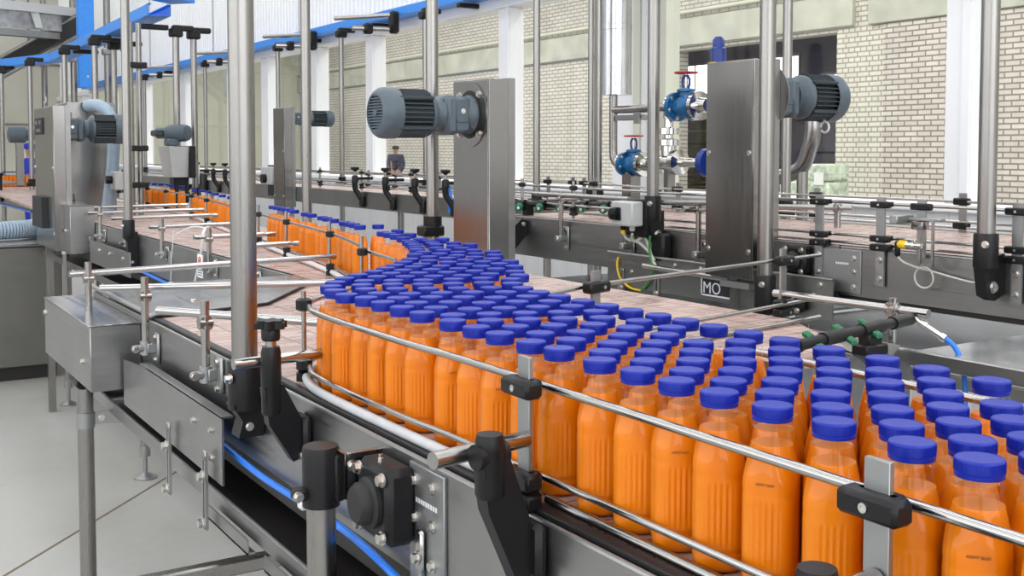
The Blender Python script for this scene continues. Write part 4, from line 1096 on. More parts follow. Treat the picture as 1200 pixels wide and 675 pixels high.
tray('long blue cable tray along the top of the glazing, right across the photo', [((4.72, 2.0, 2.865), (4.72, 12.0, 2.868)), ((4.72, 12.0, 2.868), (4.72, 24.2, 2.87))], .16, .075, [(4.72, y, 2.87) for y in (3.9, 5.85, 8.24, 9.99, 11.73, 14.43, 17.6)])
for i, y in enumerate((9.4, 11.4, 13.9, 16.8)):
    p = Thing('pipe_stub', 'grey pipe stub with black elbow on the long blue tray, %s from the right' % nth(i), 'pipe', (4.6, y, 2.74), 'pipe stubs on the blue tray')  # plain pipe stub with an elbow beside the tray; it carries nothing
    p.part('pipe', MB().cyl((4.55, y, 2.86), (4.20, y + .5, 2.86), .022).cyl((4.62, y, 2.73), (4.2, y + .1, 2.73), .024), M['steel_tube'])
    p.part('elbow', MB().box(4.53, 4.62, y - .04, y + .04, 2.69, 2.90, .02), M['black_plastic'])
    p.part('clip', MB().box(4.30, 4.38, y + .02, y + .10, 2.68, 2.78, .015), M['black_plastic'])
tray('shorter blue cable tray high at the left above the machine poles', [((2.26, 8.75, 2.645), (2.30, 13.3, 2.60)), ((2.30, 13.3, 2.60), (1.35, 16.3, 2.60))], .17, .085, [(2.27, y, 2.62) for y in (9.0, 10.3, 11.6)])
tray('short blue tray end crossing above the left tray at the top edge', [((1.95, 8.35, 2.755), (2.45, 8.80, 2.755))], .22, .10, [])
cd_ = Thing('cable_duct', 'broad blue vertical cable duct rising out of the photo at left', 'cable duct', (3.7, 18.9, 2.62))
cd_.part('duct', MB().box(3.58, 3.83, 18.85, 19.0, 2.62, 6.5, .01), M['tray_blue'])
cd_.bolt((3.72, 18.85, 2.80), (0, -1, 0), .014, .012)

# overhead curved conveyor high at far left
oc = Thing('overhead_conveyor', 'curved grey overhead conveyor with ribs at the upper left corner', 'overhead conveyor', (2.2, 26.5, 0))
def arc(r, z, a0=-.35, a1=.55, n=24): return [(1.5 + r * math.sin(a), 27.0 - r * math.cos(a), z) for a in [a0 + (a1 - a0) * i / n for i in range(n + 1)]]
def band(r0, r1, z0, z1):
    m = MB(); A, B = arc(r0, z0), arc(r1, z0)
    n = len(A)
    vs = A + B + [(p[0], p[1], z1) for p in A] + [(p[0], p[1], z1) for p in B]
    fs = []
    for i in range(n - 1):
        fs += [(i, i + 1, n + i + 1, n + i), (2 * n + i, 2 * n + i + 1, 3 * n + i + 1, 3 * n + i), (i, i + 1, 2 * n + i + 1, 2 * n + i), (n + i, n + i + 1, 3 * n + i + 1, 3 * n + i)]
    fs += [(0, n, 3 * n, 2 * n), (n - 1, 2 * n - 1, 4 * n - 1, 3 * n - 1)]
    return m.add(vs, fs)
oc.part('side_band', band(5.40, 5.45, 3.82, 4.12), M['drip_sheet'])
oc.part('top_band', band(5.1, 5.55, 4.12, 4.28), M['grey_box'])
oc.part('lower_band', band(5.2, 5.42, 3.68, 3.80), M['galvanised'])
for i, a in enumerate((-.25, -.1, .05, .2, .35, .5)):
    x, y = 1.5 + 5.50 * math.sin(a), 27 - 5.50 * math.cos(a)
    oc.part('rib', MB().prism([(x - .07, y, 4.2), (x + .07, y, 4.2), (x + .15, y - .02, 3.84), (x + .03, y - .02, 3.84)], (0, .06, 0)), M['grey_box'])
for a in (-.2, .3): oc.part('hanger_rod', MB().cyl((1.5 + 5.3 * math.sin(a), 27 - 5.3 * math.cos(a), 4.2), (1.5 + 5.3 * math.sin(a), 27 - 5.3 * math.cos(a), 6.5), .03), M['steel_pole'])
inc = Thing('inclined_conveyor', 'dark inclined chain conveyor under the overhead conveyor at upper left', 'conveyor', (1.5, 24.5, 0))
inc.part('chain_band', MB().obox((3.3, 22.75, 3.38), (1.0, -.66, .64), (.10, .16, 0), (-.06, .04, .13)), M['dark_chain'])
inc.part('side_rail', MB().tube([(2.3, 23.2, 2.93), (4.3, 21.88, 4.21)], .03, 8).tube([(2.3, 23.2, 2.55), (4.3, 21.88, 3.83)], .035, 8), M['galvanised'])
for x, y, z in ((2.6, 23.1, 2.85),): inc.part('leg', MB().cyl((x, y, 0), (x, y, z), .045), M['steel_pole'])
for i, (x, y) in enumerate(((.2, 22.0), (1.0, 22.9), (3.2, 26.8), (3.9, 24.0), (4.2, 22.6), (4.4, 20.6))):
    p = Thing('pipe', 'vertical beige pipe by the end wall, %s from the left' % nth(i), 'pipe', (x, y, 0), 'vertical pipes by the end wall')
    p.part('tube', MB().cyl((x, y, 0), (x, y, 6.4), .06), M['steel_pole'])
    p.part('pipe_clip', MB().box(x - .09, x + .09, y - .09, y + .09, 3.3, 3.42, .02), M['galvanised'])

# ------------------------------------------------------------------ insulated pipe and valves at the glazing
ip = Thing('insulated_pipe', 'fat aluminium-jacketed vertical pipe at top centre, with thin pipes below', 'pipe', (4.5, 5.95, 1.5))
ip.part('jacket', MB().lathe([(.105, 1.985), (.105, 2.40), (.1075, 2.402), (.1075, 2.44), (.105, 2.442), (.105, 3.2)], (4.52, 5.93, 0), seg=36), M['aluminium_jacket'])
ip.part('jacket_end', MB().lathe([(.108, 1.972), (.108, 1.985)], (4.52, 5.93, 0), seg=36), M['aluminium_jacket'])
vp = MB().tube(smooth_path([(4.50, 5.93, 2.0), (4.50, 5.93, 1.80), (4.50, 5.93, 1.66), (4.50, 5.925, 1.57), (4.50, 5.90, 1.525), (4.50, 5.86, 1.515), (4.50, 5.80, 1.515)], 6), .028, 16)
ip.part('drop_pipe', vp, M['steel_tower'])
ip.part('branch_pipe', MB().cyl((4.50, 5.93, 1.872), (4.50, 5.30, 1.872), .026, seg=16), M['steel_tube'])
ip.part('pipe_bracket', MB().box(4.46, 4.54, 5.60, 5.86, 1.80, 1.835, .003).box(4.45, 4.47, 5.60, 5.65, 1.775, 1.85), M['galvanised'])
ip.part('stand_pipe', MB().box(4.46, 4.54, 5.69, 5.78, 0, 1.45), M['steel_tower'])
def valve(label, x, ya, yb, z, r, body, wheel=True, stem=.15):
    t = Thing('gate_valve', label, 'valve', (x, (ya + yb) / 2, z - r))
    L = ya - yb
    A = (0, -1, 0)
    t.part('valve_body', MB().lathe([(r, 0), (r, .16 * L), (r * .62, .18 * L), (r * .70, .35 * L), (r * .82, .5 * L), (r * .70, .65 * L), (r * .62, .82 * L), (r, .84 * L), (r, L)], (x, ya, z), A, 28), body)
    t.part('flange', MB().lathe([(r * .98, L), (r * .98, 1.16 * L), (r * .55, 1.18 * L), (r * .45, 1.5 * L)], (x, ya, z), A, 28), M['chrome'])
    t.part('flange', MB().lathe([(r * .55, -.10 * L), (r * .95, -.10 * L), (r * .95, 0)], (x, ya, z), A, 28), M['chrome'])
    for i in range(6):
        a = i * PI / 3 + .3
        t.bolt((x + r * .8 * math.cos(a), ya - L * .16, z + r * .8 * math.sin(a)), A, r * .12, .012)
        t.bolt((x + r * .8 * math.cos(a), yb, z + r * .8 * math.sin(a)), A, r * .12, .012)
    ym = (ya + yb) / 2
    t.part('bonnet', MB().lathe([(r * .45, r * .5), (r * .40, r * .95), (r * .62, r * 1.0), (r * .62, r * 1.15), (r * .3, r * 1.25)], (x, ym, z), seg=20), body)
    if wheel:
        yk = MB()
        for s_ in (-1, 1):
            yk.tube(smooth_path([(x, ym + s_ * r * .2, z + r * 1.2), (x, ym + s_ * r * .34, z + r * 1.45), (x, ym + s_ * r * .34, z + r * 1.85), (x, ym + s_ * r * .16, z + r * 2.05)], 5), r * .085, 8)
        yk.lathe([(r * .22, r * 2.0), (r * .22, r * 2.12)], (x, ym, z), seg=14)
        t.part('yoke', yk, M['valve_navy'])
        t.part('stem', MB().cyl((x, ym, z + r * 1.2), (x, ym, z + r * 2.3), r * .07), M['chrome'])
        w_ = MB().tube([(x + r * .75 * math.cos(a), ym + r * .75 * math.sin(a), z + r * 2.28) for a in [i * PI / 14 for i in range(28)]], r * .07, 8, True)
        for k in range(3):
            a = k * PI / 3
            w_.cyl((x - r * .75 * math.cos(a), ym - r * .75 * math.sin(a), z + r * 2.28), (x + r * .75 * math.cos(a), ym + r * .75 * math.sin(a), z + r * 2.28), r * .055, seg=8)
        w_.lathe([(r * .18, r * 2.2), (r * .16, r * 2.34)], (x, ym, z), seg=12)
        t.part('handwheel', w_, M['wheel_red'], 'red handwheel')
    return t
valve('lower blue gate valve with red handwheel, left of the pole behind the switch box', 4.50, 5.80, 5.62, 1.515, .080, M['valve_blue'])
valve('upper blue gate valve with red handwheel, beside the right steel tower', 4.50, 5.30, 5.10, 1.872, .090, M['valve_blue'])
v3 = Thing('control_valve', 'silver valve with a domed top between the two blue valves', 'valve', (4.5, 5.35, 1.43))
v3.part('valve_body', MB().lathe([(.03, -.05), (.075, -.045), (.075, 0), (.045, .01), (.055, .07), (.055, .10), (.045, .15), (.078, .16), (.078, .20), (.03, .21), (.024, .40)], (4.5, 5.45, 1.53), (0, -1, 0), 28), M['chrome'])
v3.part('bonnet', MB().lathe([(.05, .04), (.05, .10), (.075, .105), (.075, .14), (.03, .15), (.03, .17), (.075, .175), (.075, .21), (.03, .22), (.028, .27), (.035, .275), (.035, .33), (.025, .36), (.008, .365)], (4.5, 5.36, 1.53), seg=24), M['chrome'])
v3.part('pipe_flange', MB().lathe([(.085, 0), (.085, .05)], (4.5, 5.02, 1.53), (0, -1, 0), 28), M['valve_navy'], 'navy blue flange')
v3.part('support', MB().box(4.47, 4.53, 5.33, 5.37, 1.33, 1.49), M['steel_pole'])
v4 = Thing('safety_valve', 'slim blue valve top rising behind the right steel tower', 'valve', (4.5, 4.915, 1.9))
v4.part('valve_body', MB().lathe([(.05, 1.45), (.05, 2.03), (.045, 2.04), (.045, 2.20), (.035, 2.21), (.035, 2.25), (.02, 2.27)], (4.5, 4.915, 0), seg=20), M['valve_navy'])
v4.part('window', MB().box(4.448, 4.456, 4.89, 4.94, 2.06, 2.12), M['yellow'])
v4.part('support', MB().cyl((4.5, 4.915, 0), (4.5, 4.915, 1.45), .03), M['steel_pole'])
ptx = Thing('pipe', 'short bent bronze pipe below the right tower motor', 'pipe', (4.4, 3.9, 1.33))
ptx.part('tube', MB().tube(smooth_path([(4.45, 4.13, 1.76), (4.45, 4.13, 1.70), (4.45, 4.15, 1.62), (4.45, 4.22, 1.50), (4.45, 4.4, 1.45)], 6), .042, 14), M['steel_tower'])
ptx.part('stand', MB().cyl((4.45, 4.2, 0), (4.45, 4.2, 1.5), .03), M['steel_pole'])
# ------------------------------------------------------------------ fittings on the far conveyor
sb = Thing('switch_box', 'grey switch box with black rotary knob on the empty conveyor', 'switch box', (2.8, 3.57, 1.30))
sb.part('housing', MB().box(2.755, 2.815, 3.505, 3.645, 1.296, 1.396, .006), M['grey_box'])
sb.part('back_plate', MB().box(2.815, 2.845, 3.485, 3.62, 1.25, 1.405, .006), M['black_plastic'])
sb.part('knob_plate', MB().box(2.748, 2.756, 3.575, 3.63, 1.318, 1.372, .004), M['black_plastic'])
sb.part('knob', MB().lathe([(.024, 0), (.024, .018), (.016, .024)], (2.750, 3.612, 1.345), XN, 20).box(2.722, 2.735, 3.606, 3.618, 1.325, 1.365, .003), M['black_plastic'])
sb.part('mounting_arm', MB().box(2.845, 2.896, 3.42, 3.50, 1.15, 1.27, .01), M['black_plastic'])
sb.part('cable_gland', MB().lathe([(.012, 0), (.012, .016), (.009, .02)], (2.785, 3.60, 1.296), (0, 0, -1), 12), M['black_plastic'])
sb.part('cable_gland', MB().lathe([(.012, 0), (.012, .016), (.009, .02)], (2.785, 3.54, 1.296), (0, 0, -1), 12), M['grey_box'])
sb.part('gland_cap', MB().lathe([(.010, .016), (.010, .034)], (2.785, 3.60, 1.296), (0, 0, -1), 12), M['yellow'], 'yellow gland nut')
wr = Thing('cable', 'pair of grey and green cables hanging from the grey switch box', 'cable', (2.82, 3.5, 1.1))
wr.part('grey_wire', MB().tube(smooth_path([(2.785, 3.60, 1.265), (2.80, 3.59, 1.24), (2.82, 3.555, 1.235), (2.83, 3.52, 1.255), (2.835, 3.50, 1.22), (2.835, 3.46, 1.15), (2.835, 3.41, 1.125)], 6), .006, 8), M['cable_grey'])
wr.part('grey_wire', MB().tube(smooth_path([(2.785, 3.54, 1.265), (2.80, 3.56, 1.24), (2.825, 3.54, 1.225), (2.835, 3.49, 1.19), (2.835, 3.46, 1.16)], 6), .006, 8), M['cable_grey'])
wr.part('green_wire', MB().tube(smooth_path([(2.82, 3.47, 1.26), (2.825, 3.48, 1.20), (2.835, 3.47, 1.12), (2.835, 3.51, 1.06), (2.84, 3.55, 1.03)], 6), .0045, 8), M['wire_green'])
wr.part('yellow_wire', MB().tube(smooth_path([(2.838, 3.70, 1.155), (2.835, 3.705, 1.12), (2.836, 3.685, 1.07), (2.838, 3.62, 1.035), (2.84, 3.55, 1.03)], 6), .0045, 8), M['yellow'])
def side_post(label, y, z1=1.405, L=.16, cat='rail support'):
    t = Thing('rail_support', label, cat, (2.868, y, 1.2), 'rail supports on the empty conveyor')
    t.part('upright', MB().cyl((2.868, y, 1.2), (2.868, y, z1 + .01), .011, seg=14), M['steel_tube'])
    t.part('cross_tube', MB().cyl((2.80, y + .01, z1 - .025), (2.80 + L, y + .0, z1 - .025), .010, seg=12), M['steel_tube'])
    t.part('cross_clamp', tube_clamp(MB(), 2.868, y, z1 - .025, .017), M['steel_tube'])
    f = t.part('foot_bracket', MB().box(2.84, 2.884, y - .016, y + .010, 1.188, 1.215, .004).box(2.888, 2.897, y - .03, y + .012, 1.145, 1.255, .004).box(2.87, 2.89, y - .02, y - .006, 1.195, 1.21), M['galvanised'])
    for dz in (1.16, 1.24): t.bolt((2.888, y - .01, dz), XN, .008, .006, f)
    t.bolt((2.845, y - .016, 1.2), (0, -1, 0), .009, .008, f)
side_post('steel rail support just right of the left steel tower', 4.17)
side_post('steel rail support under the grey switch box', 3.69, 1.40)
side_post('steel rail support just left of the right steel tower', 3.235, 1.40)
sr2 = Thing('guide_rail', 'single upper tube from the left tower to the grey switch box', 'guide rail', (2.9, 3.9, 1.38))
sr2.part('tube', MB().cyl((2.872, 4.40, 1.398), (2.845, 3.64, 1.400), .011, seg=12), M['steel_tube'])
sr3 = Thing('guide_rail', 'upper tube from the switch box pole to the right steel tower', 'guide rail', (2.9, 3.35, 1.38))
sr3.part('tube', MB().cyl((2.86, 3.44, 1.395), (2.84, 3.13, 1.405), .011, seg=12), M['steel_tube'])
# spray bar with green nozzles on the far conveyor
nz = Thing('spray_bar', 'black bar with five green nozzles on the empty conveyor, right of left tower', 'spray bar', (3.0, 4.5, 1.285))
nz.part('bar', MB().cyl((2.97, 4.72, 1.335), (3.14, 4.08, 1.345), .017, seg=14).cyl((2.95, 4.80, 1.345), (2.97, 4.72, 1.335), .026, seg=12), M['black_plastic'])
for i in range(5):
    x, y = 2.958 + i * .034, 4.66 - i * .128
    n = nz.part('nozzle', MB().lathe([(.017, 0), (.017, .022), (.021, .03), (.019, .05), (.012, .055)], (x + .01, y, 1.330 + i * .002), (-.75, -.62, -.2), 14), M['nozzle_green'], 'green nozzle')
    nz.sub(n, 'nozzle_tip', MB().lathe([(.008, .054), (.006, .060)], (x + .01, y, 1.330 + i * .002), (-.75, -.62, -.2), 10), M['white_plastic'])
    nz.part('ring', MB().lathe([(.022, -.02), (.022, .02)], (x + .016, y, 1.337 + i * .002), (-.25, 1, 0), 14), M['black_plastic'])
nz.part('foot', MB().box(2.96, 3.0, 4.60, 4.64, 1.28, 1.33), M['black_plastic'])
# T-knob brackets along the left half
def tknob(label, y, x=3.56, s=1.):
    t = Thing('rail_bracket', label, 'bracket', (x, y, 1.2), 'black knob brackets on the empty conveyor')
    t.part('knob', MB().lathe([(.006, 0), (.022, .012), (.034, .020), (.034, .034), (.026, .038)], (x, y, 1.438), seg=14), M['black_plastic'])
    t.part('spindle', MB().cyl((x, y, 1.40), (x, y, 1.445), .009), M['steel_tube'])
    t.part('socket', MB().lathe([(.020, 1.35), (.026, 1.355), (.026, 1.40), (.018, 1.41)], (x, y, 0), seg=14).cyl((x, y, 1.385), (x + .15, y, 1.385), .012), M['black_plastic'])
    t.part('arm', MB().tube(smooth_path([(x, y, 1.40), (x - .002, y, 1.34), (x + .004, y, 1.30), (x + .02, y - .01, 1.27), (x + .045, y - .03, 1.22)], 5), .022, 10).box(x + .03, x + .057, y - .06, y + .0, 1.16, 1.25, .008), M['black_plastic'])
for i, (y, x) in enumerate(((8.02, 3.56), (7.47, 3.56), (6.99, 3.56), (6.54, 3.56))):
    tknob('black curved bracket with T knob on the empty conveyor, %s from left' % nth(i), y, x)
for i, y in enumerate((11.3, 11.7, 12.3, 12.8)):
    tknob('distant black bracket with T knob behind the single file, %s from right' % nth(i), y)
bx = Thing('switch_box', 'pale switch box with black knob left of the slim rear tower', 'switch box', (3.55, 9.95, 1.29))
bx.part('housing', MB().box(3.52, 3.57, 9.78, 10.10, 1.29, 1.455, .008), M['grey_box'])
bx.part('knob', MB().cyl((3.52, 9.96, 1.345), (3.48, 9.96, 1.345), .042), M['black_plastic'])
bx.part('back_plate', MB().box(3.57, 3.617, 9.75, 10.05, 1.18, 1.47, .008), M['black_plastic'])
bx = Thing('sensor_box', 'small pale blue-lit box behind the single file at left', 'sensor box', (3.55, 12.4, 1.23))
bx.part('housing', MB().box(3.50, 3.58, 12.25, 12.6, 1.23, 1.44, .01), M['white_plastic'])
bx.part('arm', MB().box(3.58, 3.617, 12.1, 12.4, 1.16, 1.35, .01), M['black_plastic'])
bl_ = Thing('terminal_block', 'black fitting with a blue cable beside the pole left of the near motor tower', 'fitting', (3.58, 6.3, 1.2))
bl_.part('body', MB().lathe([(.055, 0), (.06, .02), (.06, .06), (.035, .08)], (3.60, 6.32, 1.26), XN, 16).box(3.55, 3.617, 6.2, 6.3, 1.15, 1.24, .01), M['black_plastic'])
bl_.part('cable', MB().tube([(3.59, 6.56, 1.36), (3.59, 6.53, 1.28), (3.60, 6.54, 1.19)], .018, 8), M['hose_blue'])

# sensor with mirror bracket and looped cable on the right
sn = Thing('bottle_sensor', 'yellow-tipped bottle sensor with steel bracket on the empty conveyor, right side', 'sensor', (2.86, 2.25, 1.25))
sn.part('flat_bar', MB().box(2.882, 2.889, 2.215, 2.245, 1.27, 1.45), M['galvanised'])
sn.part('clamp', clampblock(MB(), 2.889, 2.23, 1.428, .036), M['black_plastic'])
sn.part('bracket', MB().box(2.80, 2.882, 2.255, 2.285, 1.375, 1.402, .003).box(2.85, 2.88, 2.14, 2.26, 1.386, 1.396, .002), M['galvanised'])
sn.part('sleeve', MB().lathe([(.024, 1.362), (.026, 1.365), (.026, 1.385)], (2.845, 2.205, 0), seg=20), M['steel_tube'])
sn.part('mirror_frame', MB().box(2.835, 2.842, 2.195, 2.203, 1.255, 1.37).box(2.835, 2.842, 2.150, 2.157, 1.255, 1.39).box(2.835, 2.842, 2.15, 2.2, 1.250, 1.257), M['steel_plate'])
sn.part('sensor_tip', MB().lathe([(.009, 0), (.013, .006), (.013, .026), (.010, .03)], (2.835, 2.275, 1.312), (0, -1, 0), 14), M['yellow'], 'yellow connector')
sn.part('sensor_body', MB().lathe([(.010, .03), (.010, .045), (.014, .046), (.014, .056), (.009, .06), (.009, .085)], (2.835, 2.275, 1.312), (0, -1, 0), 14), M['chrome'])
sn.part('plug', MB().box(2.826, 2.844, 2.27, 2.288, 1.272, 1.322, .006), M['black_plastic'])
lp = [(2.835, 2.279, 1.274), (2.84, 2.262, 1.258), (2.86, 2.24, 1.245), (2.87, 2.21, 1.238)]
cab = lp + [(2.87, 2.18, 1.234), (2.868, 2.10, 1.222), (2.866, 2.04, 1.215), (2.86, 2.0, 1.217)]
sn.part('cable', MB().tube(smooth_path(cab, 6), .0032, 8).tube([(2.868, 2.205 + .034 * math.cos(a), 1.212 + .032 * math.sin(a)) for a in [i * PI / 12 for i in range(24)]], .003, 8, True), M['cable_grey'], 'looped grey cable')
rs = Thing('rail_support', 'thin slanting tube with clamp over the empty conveyor, right of the tower motor', 'rail support', (3.6, 3.3, 1.28))
rs.part('upright', MB().cyl((3.60, 3.20, 1.281), (3.60, 3.20, 1.38), .014), M['steel_tube'])
rs.part('cross_tube', MB().cyl((3.40, 3.75, 1.355), (3.62, 3.14, 1.365), .011), M['steel_tube'])
rs.part('cross_clamp', tube_clamp(MB(), 3.60, 3.20, 1.363, .02), M['steel_tube'])

# little sign under the right steel tower
sg = Thing('sign_plate', 'small black sign with white letters MO under the right steel tower', 'sign', (2.84, 3.12, 1.05))
sgp = sg.part('plate', MB().box(2.838, 2.842, 3.01, 3.185, 1.052, 1.118), M['ink'])
sg.sub(sgp, 'white_border', MB().box(2.8368, 2.838, 3.178, 3.184, 1.053, 1.117).box(2.8368, 2.838, 3.015, 3.184, 1.053, 1.059), M['white_plastic'])
def text(T, s, loc, rot, size, mat, name='lettering', ext=.0006):
    c = bpy.data.curves.new(name, 'FONT'); c.body = s; c.size = size; c.extrude = ext; c.align_x = 'LEFT'
    tmp = bpy.data.objects.new(name, c); C.objects.link(tmp)
    me = bpy.data.meshes.new_from_object(tmp.evaluated_get(bpy.context.evaluated_depsgraph_get()))
    bpy.data.objects.remove(tmp); me.name = name; me.materials.clear()
    o = bpy.data.objects.new(name, me); C.objects.link(o)
    o.parent = T.o if isinstance(T, Thing) else T
    o.location = Vector(loc) - (T.base if isinstance(T, Thing) else Vector((0, 0, 0)))
    o.rotation_euler = rot
    o.data.materials.append(mat)
    return o
text(sg, 'MO_', (2.8372, 3.174, 1.064), (PI / 2, 0, -PI / 2), .062, M['white_plastic'])

# ------------------------------------------------------------------ spray bar, tube and hose beyond the crowd, right
sp2 = Thing('spray_bar', 'black spray bar with green nozzles above the end of the pink belt', 'spray bar', (1.85, 1.58, 1.17))
a, b = Vector((1.60, 1.52, 1.222)), Vector((2.09, 1.635, 1.222))
sp2.part('bar', MB().cyl(a, b, .0115, seg=18), M['black_plastic'])
dd = (b - a).normalized()
for t0, t1 in ((.0, .02), (.20, .36), (.52, .70), (.80, .97)):
    sp2.part('sleeve', MB().cyl(a + (b - a) * t0, a + (b - a) * t1, .0145, seg=18), M['black_plastic'])
for i, t_ in enumerate((.14, .38, .60)):
    p = a + (b - a) * t_
    for sx in (1, -1):
        c = p + Vector((0, .018 * sx, .010 * sx))
        sp2.part('nozzle', MB().obox(c, dd * .012, Vector((-dd.y, dd.x, .5)).normalized() * .009, (0, 0, .005), .002), M['nozzle_green'], 'green nozzle')
c = a + (b - a) * .60
sp2.part('holder', MB().box(c.x - .022, c.x + .022, c.y - .016, c.y + .016, 1.186, 1.214, .004).box(c.x - .035, c.x + .035, c.y - .022, c.y + .022, 1.166, 1.19, .004), M['black_plastic'])
tb = Thing('rail_support', 'thick bright tube clamped to an upright tube at right, beyond the crowd', 'rail support', (2.09, 1.69, 1.16))
tb.part('upright', MB().cyl((2.09, 1.690, .95), (2.09, 1.690, 1.262), .0100, seg=18), M['steel_tube'])
tb.part('cross_tube', MB().cyl((2.072, 2.045, 1.236), (2.10, 1.60, 1.236), .0098, seg=18), M['rod'])
tb.part('cross_clamp', tube_clamp(MB(), 2.09, 1.690, 1.236, .0155), M['steel_tube'])
tb.bolt((2.074, 1.684, 1.236), (-1, -.6, 0), .006, .005)
hs = Thing('air_hose', 'blue hose with steel fitting dropping from the spray bar at right', 'hose', (2.1, 1.6, 1.1))
hs.part('fitting', MB().lathe([(.006, 0), (.006, .02), (.009, .021), (.009, .035), (.007, .036), (.007, .07), (.0095, .071), (.0095, .082), (.006, .084)], (2.085, 1.63, 1.225), (.22, -.62, -.38), 14), M['chrome'])
hs.part('tube', MB().tube(smooth_path([(2.107, 1.57, 1.188), (2.115, 1.547, 1.172), (2.12, 1.53, 1.14), (2.115, 1.515, 1.09), (2.10, 1.505, 1.02), (2.07, 1.5, .9)], 6), .0058, 10), M['hose_blue'])

# hanging cord with a printed tag at the rear conveyor
hc = Thing('hanging_tag', 'white printed tag on a cord hanging before the rear conveyor side', 'tag', (1.30, 4.5, 1.0))
hc.part('cord', MB().tube(smooth_path([(1.40, 4.62, 1.26), (1.36, 4.55, 1.285), (1.325, 4.50, 1.265), (1.32, 4.52, 1.18), (1.318, 4.60, 1.06), (1.316, 4.66, .99)], 6), .006, 8).tube(smooth_path([(1.36, 4.55, 1.28), (1.35, 4.75, 1.275), (1.335, 4.95, 1.23)], 5), .004, 6).tube([(1.32, 4.93, 1.25), (1.31, 4.94, 1.1), (1.305, 4.95, .95)], .0016, 6), M['white_plastic'])
tg = hc.part('tag', MB().box(1.306, 1.309, 4.455, 4.525, 1.085, 1.18), M['paper'])
mk = MB()
for k in range(4): mk.box(1.3052, 1.306, 4.462, 4.518, 1.093 + k * .010, 1.097 + k * .010)
hc.sub(tg, 'printed_lines', mk, M['ink'])
hc.sub(tg, 'printed_ring', MB().tube([(1.3055, 4.49 + .014 * math.cos(a), 1.155 + .014 * math.sin(a)) for a in [i * PI / 10 for i in range(20)]], .0022, 6, True).cyl((1.3055, 4.48, 1.165), (1.3055, 4.50, 1.145), .002), M['print_red'])

# ------------------------------------------------------------------ date stamps on four front bottles
for i in (1, 4, 6, 11, 13):
    if i < len(front_bottles):
        b = front_bottles[i]
        o = text(b, 'ADHY 26.07', (-.0085, -.02645, .106), (PI / 2, 0, 0), .0034, M['ink'], 'date_stamp', .0001)

# ------------------------------------------------------------------ people
def person(label, x, y, yaw, top, legs, cap, h=1.72):
    t = Thing('person', label, 'person', (x, y, 0))
    R = Matrix.Rotation(yaw, 4, 'Z')
    k = h / 1.72
    def skin(name, J, E, mat, sub=2):
        me = bpy.data.meshes.new(name)
        me.from_pydata([(R @ Vector((a, b, c))) * k for a, b, c, r in J], E, [])
        o = link(name, me, mat, t.o)
        md = o.modifiers.new('skin', 'SKIN')
        for v, q in zip(me.skin_vertices[0].data, J): v.radius = (q[3] * k, q[3] * k)
        me.skin_vertices[0].data[0].use_root = True
        sd = o.modifiers.new('smooth', 'SUBSURF'); sd.levels = sub; sd.render_levels = sub
        md.use_smooth_shade = True
        return o
    J = [(0, 0, .95, .13), (0, 0, 1.15, .12), (0, 0, 1.36, .14), (0, 0, 1.47, .06), (0, -.01, 1.53, .055), (0, -.015, 1.60, .085), (0, -.01, 1.67, .075)]
    E = [(0, 1), (1, 2), (2, 3), (3, 4), (4, 5), (5, 6)]
    for s_ in (-1, 1):
        n = len(J)
        J += [(s_ * .17, 0, 1.41, .06), (s_ * .21, -.02, 1.14, .045), (s_ * .17, -.20, 1.0, .036), (s_ * .15, -.28, 1.0, .034), (s_ * .135, -.34, .99, .02)]
        E += [(2, n), (n, n + 1), (n + 1, n + 2), (n + 2, n + 3), (n + 3, n + 4)]
        n = len(J)
        J += [(s_ * .10, 0, .86, .095), (s_ * .10, -.01, .48, .06), (s_ * .10, .02, .09, .045), (s_ * .11, -.12, .045, .04)]
        E += [(0, n), (n, n + 1), (n + 1, n + 2), (n + 2, n + 3)]
    skin('body', J, E, M['skin'])
    JS = [(0, 0, .93, .155), (0, 0, 1.15, .148), (0, 0, 1.36, .162), (0, 0, 1.46, .085)]
    ES = [(0, 1), (1, 2), (2, 3)]
    for s_ in (-1, 1):
        n = len(JS)
        JS += [(s_ * .17, 0, 1.41, .105), (s_ * .21, -.02, 1.14, .085), (s_ * .165, -.22, 1.0, .065)]
        ES += [(2, n), (n, n + 1), (n + 1, n + 2)]
    skin('jacket', JS, ES, top)
    JT = [(0, 0, .95, .15)]; ET = []
    for s_ in (-1, 1):
        n = len(JT)
        JT += [(s_ * .10, 0, .84, .11), (s_ * .10, -.01, .48, .08), (s_ * .10, .02, .10, .068)]
        ET += [(0, n), (n, n + 1), (n + 1, n + 2)]
    skin('trousers', JT, ET, legs)
    m = MB().lathe([(.098, 1.635), (.102, 1.66), (.095, 1.71), (.06, 1.735), (.01, 1.742)], (0, 0, 0), seg=20)
    m.prism([(-.07, -.07, 1.645), (.07, -.07, 1.645), (.05, -.16, 1.635), (-.05, -.16, 1.635)], (0, 0, .012))
    m.v = [tuple((R @ Vector(q)) * k) for q in m.v]
    link('cap', m.mesh('cap'), cap, t.o)
    f = MB().lathe([(.011, 0), (.016, .02), (.008, .045)], (0, -.098, 1.585), (0, -.15, 1), 8)
    f.box(-.028, .028, -.094, -.086, 1.545, 1.552).box(-.045, -.022, -.092, -.084, 1.612, 1.620).box(.022, .045, -.092, -.084, 1.612, 1.620)
    f.v = [tuple((R @ Vector(q)) * k) for q in f.v]
    link('face_features', f.mesh('face_features'), M['skin'], t.o)
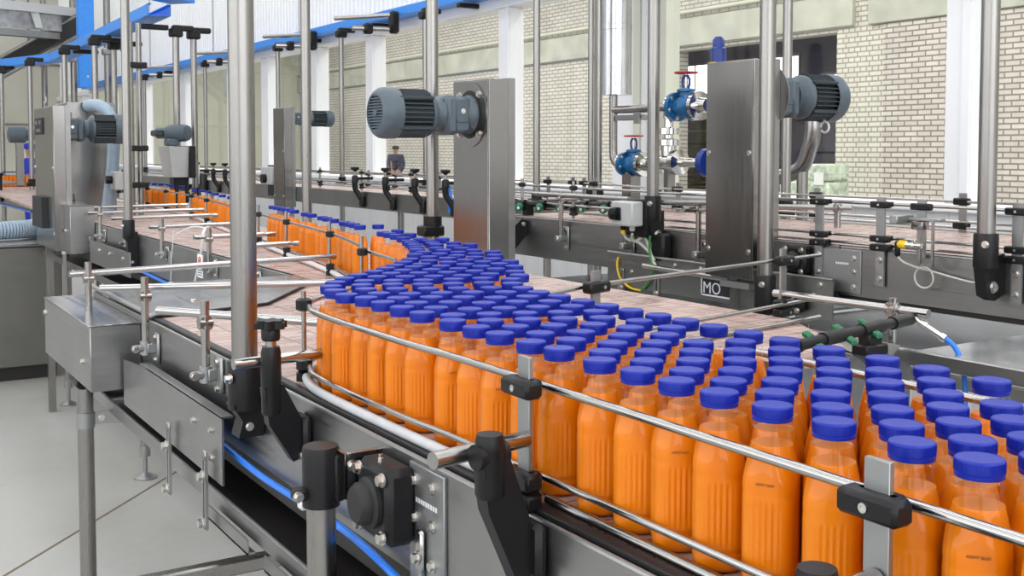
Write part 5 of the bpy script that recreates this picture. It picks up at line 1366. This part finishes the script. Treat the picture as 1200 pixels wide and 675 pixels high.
person('worker in blue overalls and blue cap behind the far left machine', 3.05, 20.4, math.radians(70), M['cloth_blue'], M['cloth_blue'], M['cloth_blue'])
person('person in dark clothes and cap standing by the brick wall beyond the glass', 14.2, 29.1, math.radians(-40), M['cloth_navy'], M['cloth_navy'], M['hair_dark'], 1.74)

# ------------------------------------------------------------------ goods seen through the opening in the brick wall
def pallet_stack(label, x, y, sx, sy, n, h, mat, group=None, boxes=None):
    t = Thing('pallet_load', label, 'pallet', (x, y, 0), group)
    p = MB()
    for k in (-1, 0, 1): p.box(x + k * sx * .42 - .05, x + k * sx * .42 + .05, y - sy / 2, y + sy / 2, 0, .10)
    for k in range(5): p.box(x - sx / 2, x + sx / 2, y - sy / 2 + k * sy / 4.6, y - sy / 2 + k * sy / 4.6 + .1, .10, .125)
    t.part('pallet', p, M['pallet_olive'])
    for i in range(n):
        z = .125 + i * h
        m = MB().box(x - sx / 2 + .02, x + sx / 2 - .02, y - sy / 2 + .02, y + sy / 2 - .02, z, z + h - .012, .03)
        t.part('layer', m, mat)
    return t
for i, (x, y, n) in enumerate(((19.5, 23.6, 7), (19.5, 22.2, 7), (18.5, 20.6, 6), (20.5, 17.9, 7), (20.5, 16.6, 7))):
    pallet_stack('wrapped olive pallet load beyond the brick opening, %s from the left' % nth(i), x, y, 1.2, 1.25, n, .33, M['pallet_olive'], 'olive pallet loads in the store')
for i, (x, y, n) in enumerate(((19.0, 15.6, 4), (19.0, 14.3, 4), (17.2, 14.9, 3))):
    pallet_stack('dark wrapped pallet load beside the brick pier, %s from the left' % nth(i), x, y, 1.2, 1.25, n, .72, M['pallet_dark'], 'dark pallet loads in the store')
for i, (x, y, n, lab) in enumerate(((12.5, 11.3, 5, 'tall green and white carton stack with a paper sheet, left of the brick pier'), (12.6, 11.95, 4, 'low green and white carton stack beside the taller one'))):
    t = pallet_stack(lab, x, y, .5, .46, n, .26 if i == 0 else .26, M['carton'], 'carton stacks beyond the glass')
    if i == 0: t.part('paper_sheet', MB().obox((12.255, 11.25, 1.20), (.002, 0, 0), (0, .09, 0), (0, 0, .09)), M['paper'])
